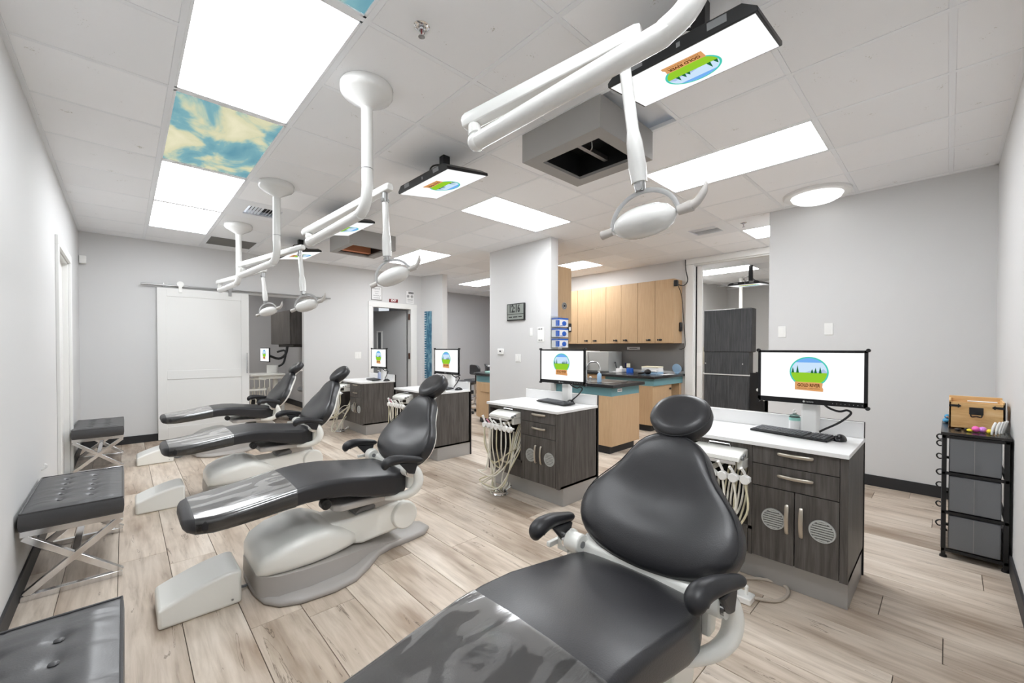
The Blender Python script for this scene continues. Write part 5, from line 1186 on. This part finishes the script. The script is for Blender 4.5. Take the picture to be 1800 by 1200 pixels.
# ------------------------------------------------------------ side room behind the doorway
t = thing('room_divider_cabinet', 'dark two-tier cabinet block standing in the side room', 'cabinet', (8.3, 2.8, 0))
obj('upper_body', M().box(8.02, 8.26, 2.37, 3.20, 1.20, 1.99), dark_lam2, t, bevel=.02)
obj('middle_body', M().box(8.04, 8.26, 2.42, 3.19, .80, 1.20), dark_lam2, t, bevel=.002)
obj('lower_body', M().box(8.04, 8.26, 2.40, 3.20, .10, .78), dark_lam2, t, bevel=.02)
obj('white_shelf', M().box(8.02, 8.28, 2.39, 3.21, .78, .80), white_p, t, bevel=.002)
for y in (2.52, 3.16): obj('bolt', M().cyl((8.04, y, .99), (8.025, y, .99), .012), chrome, t)
obj('plinth', M().box(8.08, 8.26, 2.45, 3.16, 0, .10), steel, t, smooth=0)
t = thing('light_post', 'white ceiling post in the side room behind the dark cabinet', 'post', (9.3, 2.95, 0))
obj('post', M().cyl((9.3, 2.96, 1.4), (9.3, 2.96, CEIL), .035), arm_w, t)
obj('arm', M().tube([(9.0, 2.20, 2.30), (9.0, 1.9, 2.20)], .03, 10, 1).tube([(9.0, 2.20, 2.26), (9.0, 2.20, 1.75)], .02, 10, 1).tube([(9.0, 2.30, 1.98), (9.0, 1.6, 2.0)], .025, 10, 1), arm_w, t)
obj('lamp', M().sphere((9.0, 2.17, 1.66), .10, .12, .07), white_p, t)
obj('lamp_ring', M().tube([(8.93, 2.17+.14*math.cos(a*PI/10), 1.66+.12*math.sin(a*PI/10)) for a in range(21)], .012, 8, 1), box_m, t)
t = thing('equipment_rack', 'black instrument rack low at the right of the side room', 'rack', (8.1, 2.2, 0))
obj('frame', M().box(7.9, 7.93, 2.10, 2.36, 0, .85).box(8.2, 8.23, 2.10, 2.36, 0, .85).box(7.9, 8.23, 2.10, 2.13, 0, .85), black_p, t, smooth=0)
for i in range(5): obj('fitting', M().sphere((7.89, 2.14+.05*(i % 3), .40+.08*i), .02, .02, .025), chrome if i % 2 else white_p, t)
t = thing('wall_dispenser', 'cream wall dispenser left of the dark cabinet', 'dispenser', (9.3, 3.80, 1.0))
obj('body', M().box(9.2, 9.4, 3.70, 3.828, .92, 1.30), mat('cream plastic', (206, 202, 188), .5), t, bevel=.01)
obj('ledge', M().box(9.0, 9.5, 3.72, 3.828, .70, .73), white_p, t, smooth=0)

# ------------------------------------------------------------ alcove behind the sliding door
t = thing('alcove_cabinet', 'dark wall cabinet in the alcove behind the sliding door', 'cabinet', (2.45, 8.7, 1.34))
obj('body', M().box(2.17, 2.745, 8.05, 9.35, 1.34, 1.96), dark_lam, t, bevel=.002)
obj('cabinet_door', M().box(2.152, 2.168, 8.055, 8.70, 1.345, 1.955), dark_lam, t, bevel=.002)
obj('cabinet_door', M().box(2.152, 2.168, 8.705, 9.345, 1.345, 1.955), dark_lam, t, bevel=.002)
obj('under_light', M().box(2.25, 2.70, 8.2, 9.2, 1.29, 1.34), dark_lam, t, bevel=.01)
t = thing('alcove_monitor', 'small monitor on a black arm in the alcove', 'monitor', (2.1, 8.2, 1.3))
obj('casing', M().box(0, .02, -.22, .22, -.13, .13).xf(Matrix.Translation((1.84, 8.45, 1.15)) @ Matrix.Rotation(.10, 4, 'Z')), black_g, t, bevel=.003)
obj('screen', M().box(-.003, .001, -.205, .205, -.115, .115).xf(Matrix.Translation((1.84, 8.45, 1.15)) @ Matrix.Rotation(.10, 4, 'Z')), screen_w, t, smooth=0)
Rr = Matrix.Rotation(.10, 4, 'Z').to_3x3(); screen_art(t, (1.835, 8.45, 1.15), tuple(Rr @ Vector((0, -1, 0))), UZ, .23)
obj('arm', M().tube([(1.88, 8.43, 1.15), (2.05, 8.38, 1.08), (2.16, 8.36, 1.16), (2.20, 8.40, 1.30)], .022, 8).tube([(2.02, 8.36, 1.20), (2.14, 8.30, 1.22), (2.10, 8.28, 1.0), (1.98, 8.3, .93)], .018, 8), black_p, t)
t = thing('instrument_cart', 'white dental cart with hanging instruments in the alcove', 'dental cart', (1.8, 8.3, 0))
obj('tray', M().box(1.52, 2.05, 7.95, 8.45, .80, .83).box(1.65, 2.10, 8.0, 8.4, .74, .80), chair_w, t, bevel=.008)
obj('holder_bar', M().tube([(1.22, 8.25, .76), (1.48, 8.1, .76), (1.75, 7.95, .74)], .012, 8, 1).box(1.45, 1.75, 7.93, 7.97, .56, .59), chair_w, t)
obj('column', M().cyl((1.95, 8.2, .06), (1.95, 8.2, .74), .04).cyl((2.08, 8.25, .06), (2.08, 8.25, .74), .03), chair_w, t)
obj('drum', M().cyl((1.92, 8.25, .83), (1.92, 8.25, .97), .09, n=24), white_p, t)
for k in range(5):
    b_ = 2*PI*k/5+.3; obj('base_leg', M().tube([(1.97, 8.2, .07), (1.97+.28*math.cos(b_), 8.2+.28*math.sin(b_), .05)], [.025, .02], 8, 1), chair_g, t)
    obj('caster', M().sphere((1.97+.28*math.cos(b_), 8.2+.28*math.sin(b_), .03), .03, .02, .03), black_p, t)
for i in range(9):
    u = i/8; x = 1.25+.55*u; y = 8.22-.28*u
    obj('hose', M().tube([(x, y, .88 if i < 3 else .76), (x, y-.01, .70), (x+.01, y, .40+.05*(i % 3)), (x+.06, y+.03, .18), (x+.12, y+.05, .40), (x+.15, y+.06, .60)], .007, 6, 4), hose_m, t)
t = thing('stool', 'grey wheeled stool beyond the farthest chair in the alcove', 'stool', (2.2, 8.0, 0))
obj('seat', M().lathe([(.002, .50), (.16, .50), (.19, .53), (.17, .57), (.002, .58)], (2.42, 7.92, 0), 24), grey_p, t)
obj('post', M().cyl((2.42, 7.92, .08), (2.42, 7.92, .5), .022).cyl((2.42, 7.92, .05), (2.42, 7.92, .08), .24, .1, n=20), chrome, t)

# ------------------------------------------------------------ storage cart by the right wall
t = thing('drawer_cart', 'black framed cart with three grey fabric drawers by the right wall', 'drawer unit', (3.95, -.115, 0))
cx0, cx1, cy0, cy1 = 3.65, 4.20, -.245, .022
for x in (cx0+.01, cx1-.01):
    for y in (cy0+.01, cy1-.01):
        obj('post', M().box(x-.010, x+.010, y-.010, y+.010, .012, .75), frame_blk, t, bevel=.001)
        obj('foot', M().cyl((x, y, 0), (x, y, .014), .018, .015, n=16), black_p, t)
m = M()
for z in (.045, .275, .515, .738):
    m.box(cx0, cx0+.02, cy0+.02, cy1-.02, z-.006, z+.010).box(cx1-.02, cx1, cy0+.02, cy1-.02, z-.006, z+.010).box(cx0, cx1, cy0, cy0+.015, z-.006, z+.010).box(cx0, cx1, cy1-.015, cy1, z-.006, z+.010)
obj('rails', m, frame_blk, t, smooth=0)
obj('top_board', M().box(cx0-.006, cx1+.006, cy0-.008, cy1+.006, .752, .768), mat('black woodgrain board', (40, 38, 38), .25), t, bevel=.002)
for z0_, z1_ in ((.060, .262), (.290, .503), (.530, .735)):
    d = obj('fabric_drawer', M().box(cx0+.004, cx1-.03, cy0+.028, cy1-.030, z0_, z1_), fabric, t, bevel=.006)
    obj('pull_tab', M().box(cx0+.001, cx0+.004, (cy0+cy1)/2-.001, (cy0+cy1)/2+.001, z0_+.005, z1_-.005), box_m, d, smooth=0)
m = M().box(cx0+.02, cx1-.02, cy1-.004, cy1+.002, .05, .74); obj('side_panel', m, fabric, t, smooth=0)
for z in (.72, .68, .60, .50, .42, .30, .18):
    obj('side_hook', M().tube([(cx0+.05+.02*(z*10 % 3), cy1, z+.02), (cx0+.06, cy1+.016, z+.022), (cx0+.06, cy1+.024, z+.008), (cx0+.06, cy1+.014, z-.008), (cx0+.06, cy1, z-.006)], .004, 8), black_p, t)

bx0, bx1, by0, by1, bz0, bz1 = 3.86, 4.08, -.238, -.005, .769, .950
t = thing('wooden_box', 'open honey pine box with black metal corners on the drawer cart', 'box', (3.97, -.12, bz0))
m = M().box(bx0, bx1, by0, by1, bz0, bz0+.01).box(bx0, bx0+.010, by0, by1, bz0, bz1-.012).box(bx1-.010, bx1, by0, by1, bz0, bz1+.012).box(bx0, bx1, by0, by0+.010, bz0, bz1).box(bx0, bx1, by1-.010, by1, bz0, bz1)
obj('case', m, pine, t, bevel=.0015)
for sg, e in ((1, by1), (-1, by0)):
    P = [(e, bz1-.042), (e, bz1-.028), (e-sg*.038, bz1-.028), (e-sg*.040, bz1-.022), (e-sg*.054, bz1-.035), (e-sg*.040, bz1-.048), (e-sg*.038, bz1-.042)]
    obj('metal_strap', M().prism(P, bx0-.002, bx0, 'x'), black_p, t, smooth=0)
obj('corner_edge', M().box(bx0-.002, bx0+.002, by0-.001, by0+.003, bz0, bz1), black_p, t, smooth=0)
yc_ = (by0+by1)/2
obj('handle_plate', M().box(bx0-.004, bx0, yc_-.030, yc_+.030, bz1-.085, bz1-.040), black_p, t, bevel=.002)
obj('bail_handle', M().tube([(bx0-.008, yc_+.024, bz1-.080), (bx0-.010, yc_+.020, bz1-.098), (bx0-.010, yc_, bz1-.094), (bx0-.010, yc_-.020, bz1-.098), (bx0-.008, yc_-.024, bz1-.080)], .003, 8), black_p, t)
tag(obj('paper_note', M().box(bx0+.02, bx0+.06, by0+.03, by1-.08, bz1-.006, bz1-.003), paper_m, smooth=0), 'white paper strip standing in the wooden box', 'paper')
t = thing('rubber_duck', 'small blue rubber duck on the left edge of the cart top', 'toy', (4.12, .008, .769))
obj('body', M().sphere((4.12, .004, .784), .030, .022, .016, 16, 10), duck_m, t); obj('head', M().sphere((4.11, .002, .812), .016, .015, .016), duck_m, t)
obj('beak', M().sphere((4.094, .002, .810), .008, .006, .004), orange_lip, t); obj('tail', M().cyl((4.14, .004, .79), (4.155, .004, .803), .010, .003), duck_m, t)
def lump(name, x, y, mt, label, r=.016, cat='toy', h=None):
    z = .7685; tag(obj(name, M().sphere((x, y, z+(h or r)), r*1.3, r, h or r, 14, 8), mt, at=(x, y, z)), label, cat)
lump('foam_toy', 3.78, -.118, foam_pink, 'pink foam toy in front of the wooden box', .018)
lump('foam_toy', 3.78, -.146, foam_purple, 'lilac foam toy beside the pink one', .018)
lump('foam_toy', 3.76, -.092, yellow_m, 'yellow foam toy left of the pink one', .013, h=.010)
lump('foam_toy', 3.76, -.172, yellow_m, 'yellow foam toy beside the white brushes', .013, h=.014)
lump('sunglasses', 3.80, -.082, black_p, 'dark round toy left of the yellow one', .014, h=.009)
lump('black_clip', 3.79, -.045, black_p, 'dark flat clip at the front left of the cart top', .016, 'clip', .007)
for i, (x, y) in enumerate(((3.70, -.178), (3.73, -.196), (3.76, -.210), (3.79, -.222), (3.83, -.230))):
    l = ['white curved tool, leftmost of the row in the acrylic stand', 'white curved tool, second from the left in the acrylic stand', 'white curved tool, middle of the acrylic stand', 'white curved tool, fourth from the left in the acrylic stand', 'white curved tool with black tip, at the back of the acrylic stand'][i]
    o = obj('curved_tool', M().tube([(x, y, .772), (x, y-.002, .795), (x+.006, y-.008, .822), (x+.012, y-.016, .845)], [.004, .006, .007, .006], 8, 4), white_p, at=(x, y, .769)); tag(o, l, 'tool', 'white tools in the acrylic stand')
t = thing('acrylic_stand', 'clear acrylic stand holding white tools at the cart corner', 'stand', (3.75, -.20, .769))
obj('frame', M().box(3.675, 3.85, -.243, -.24, .769, .84).box(3.675, 3.85, -.243, -.165, .769, .772), clear_m, t, smooth=0)
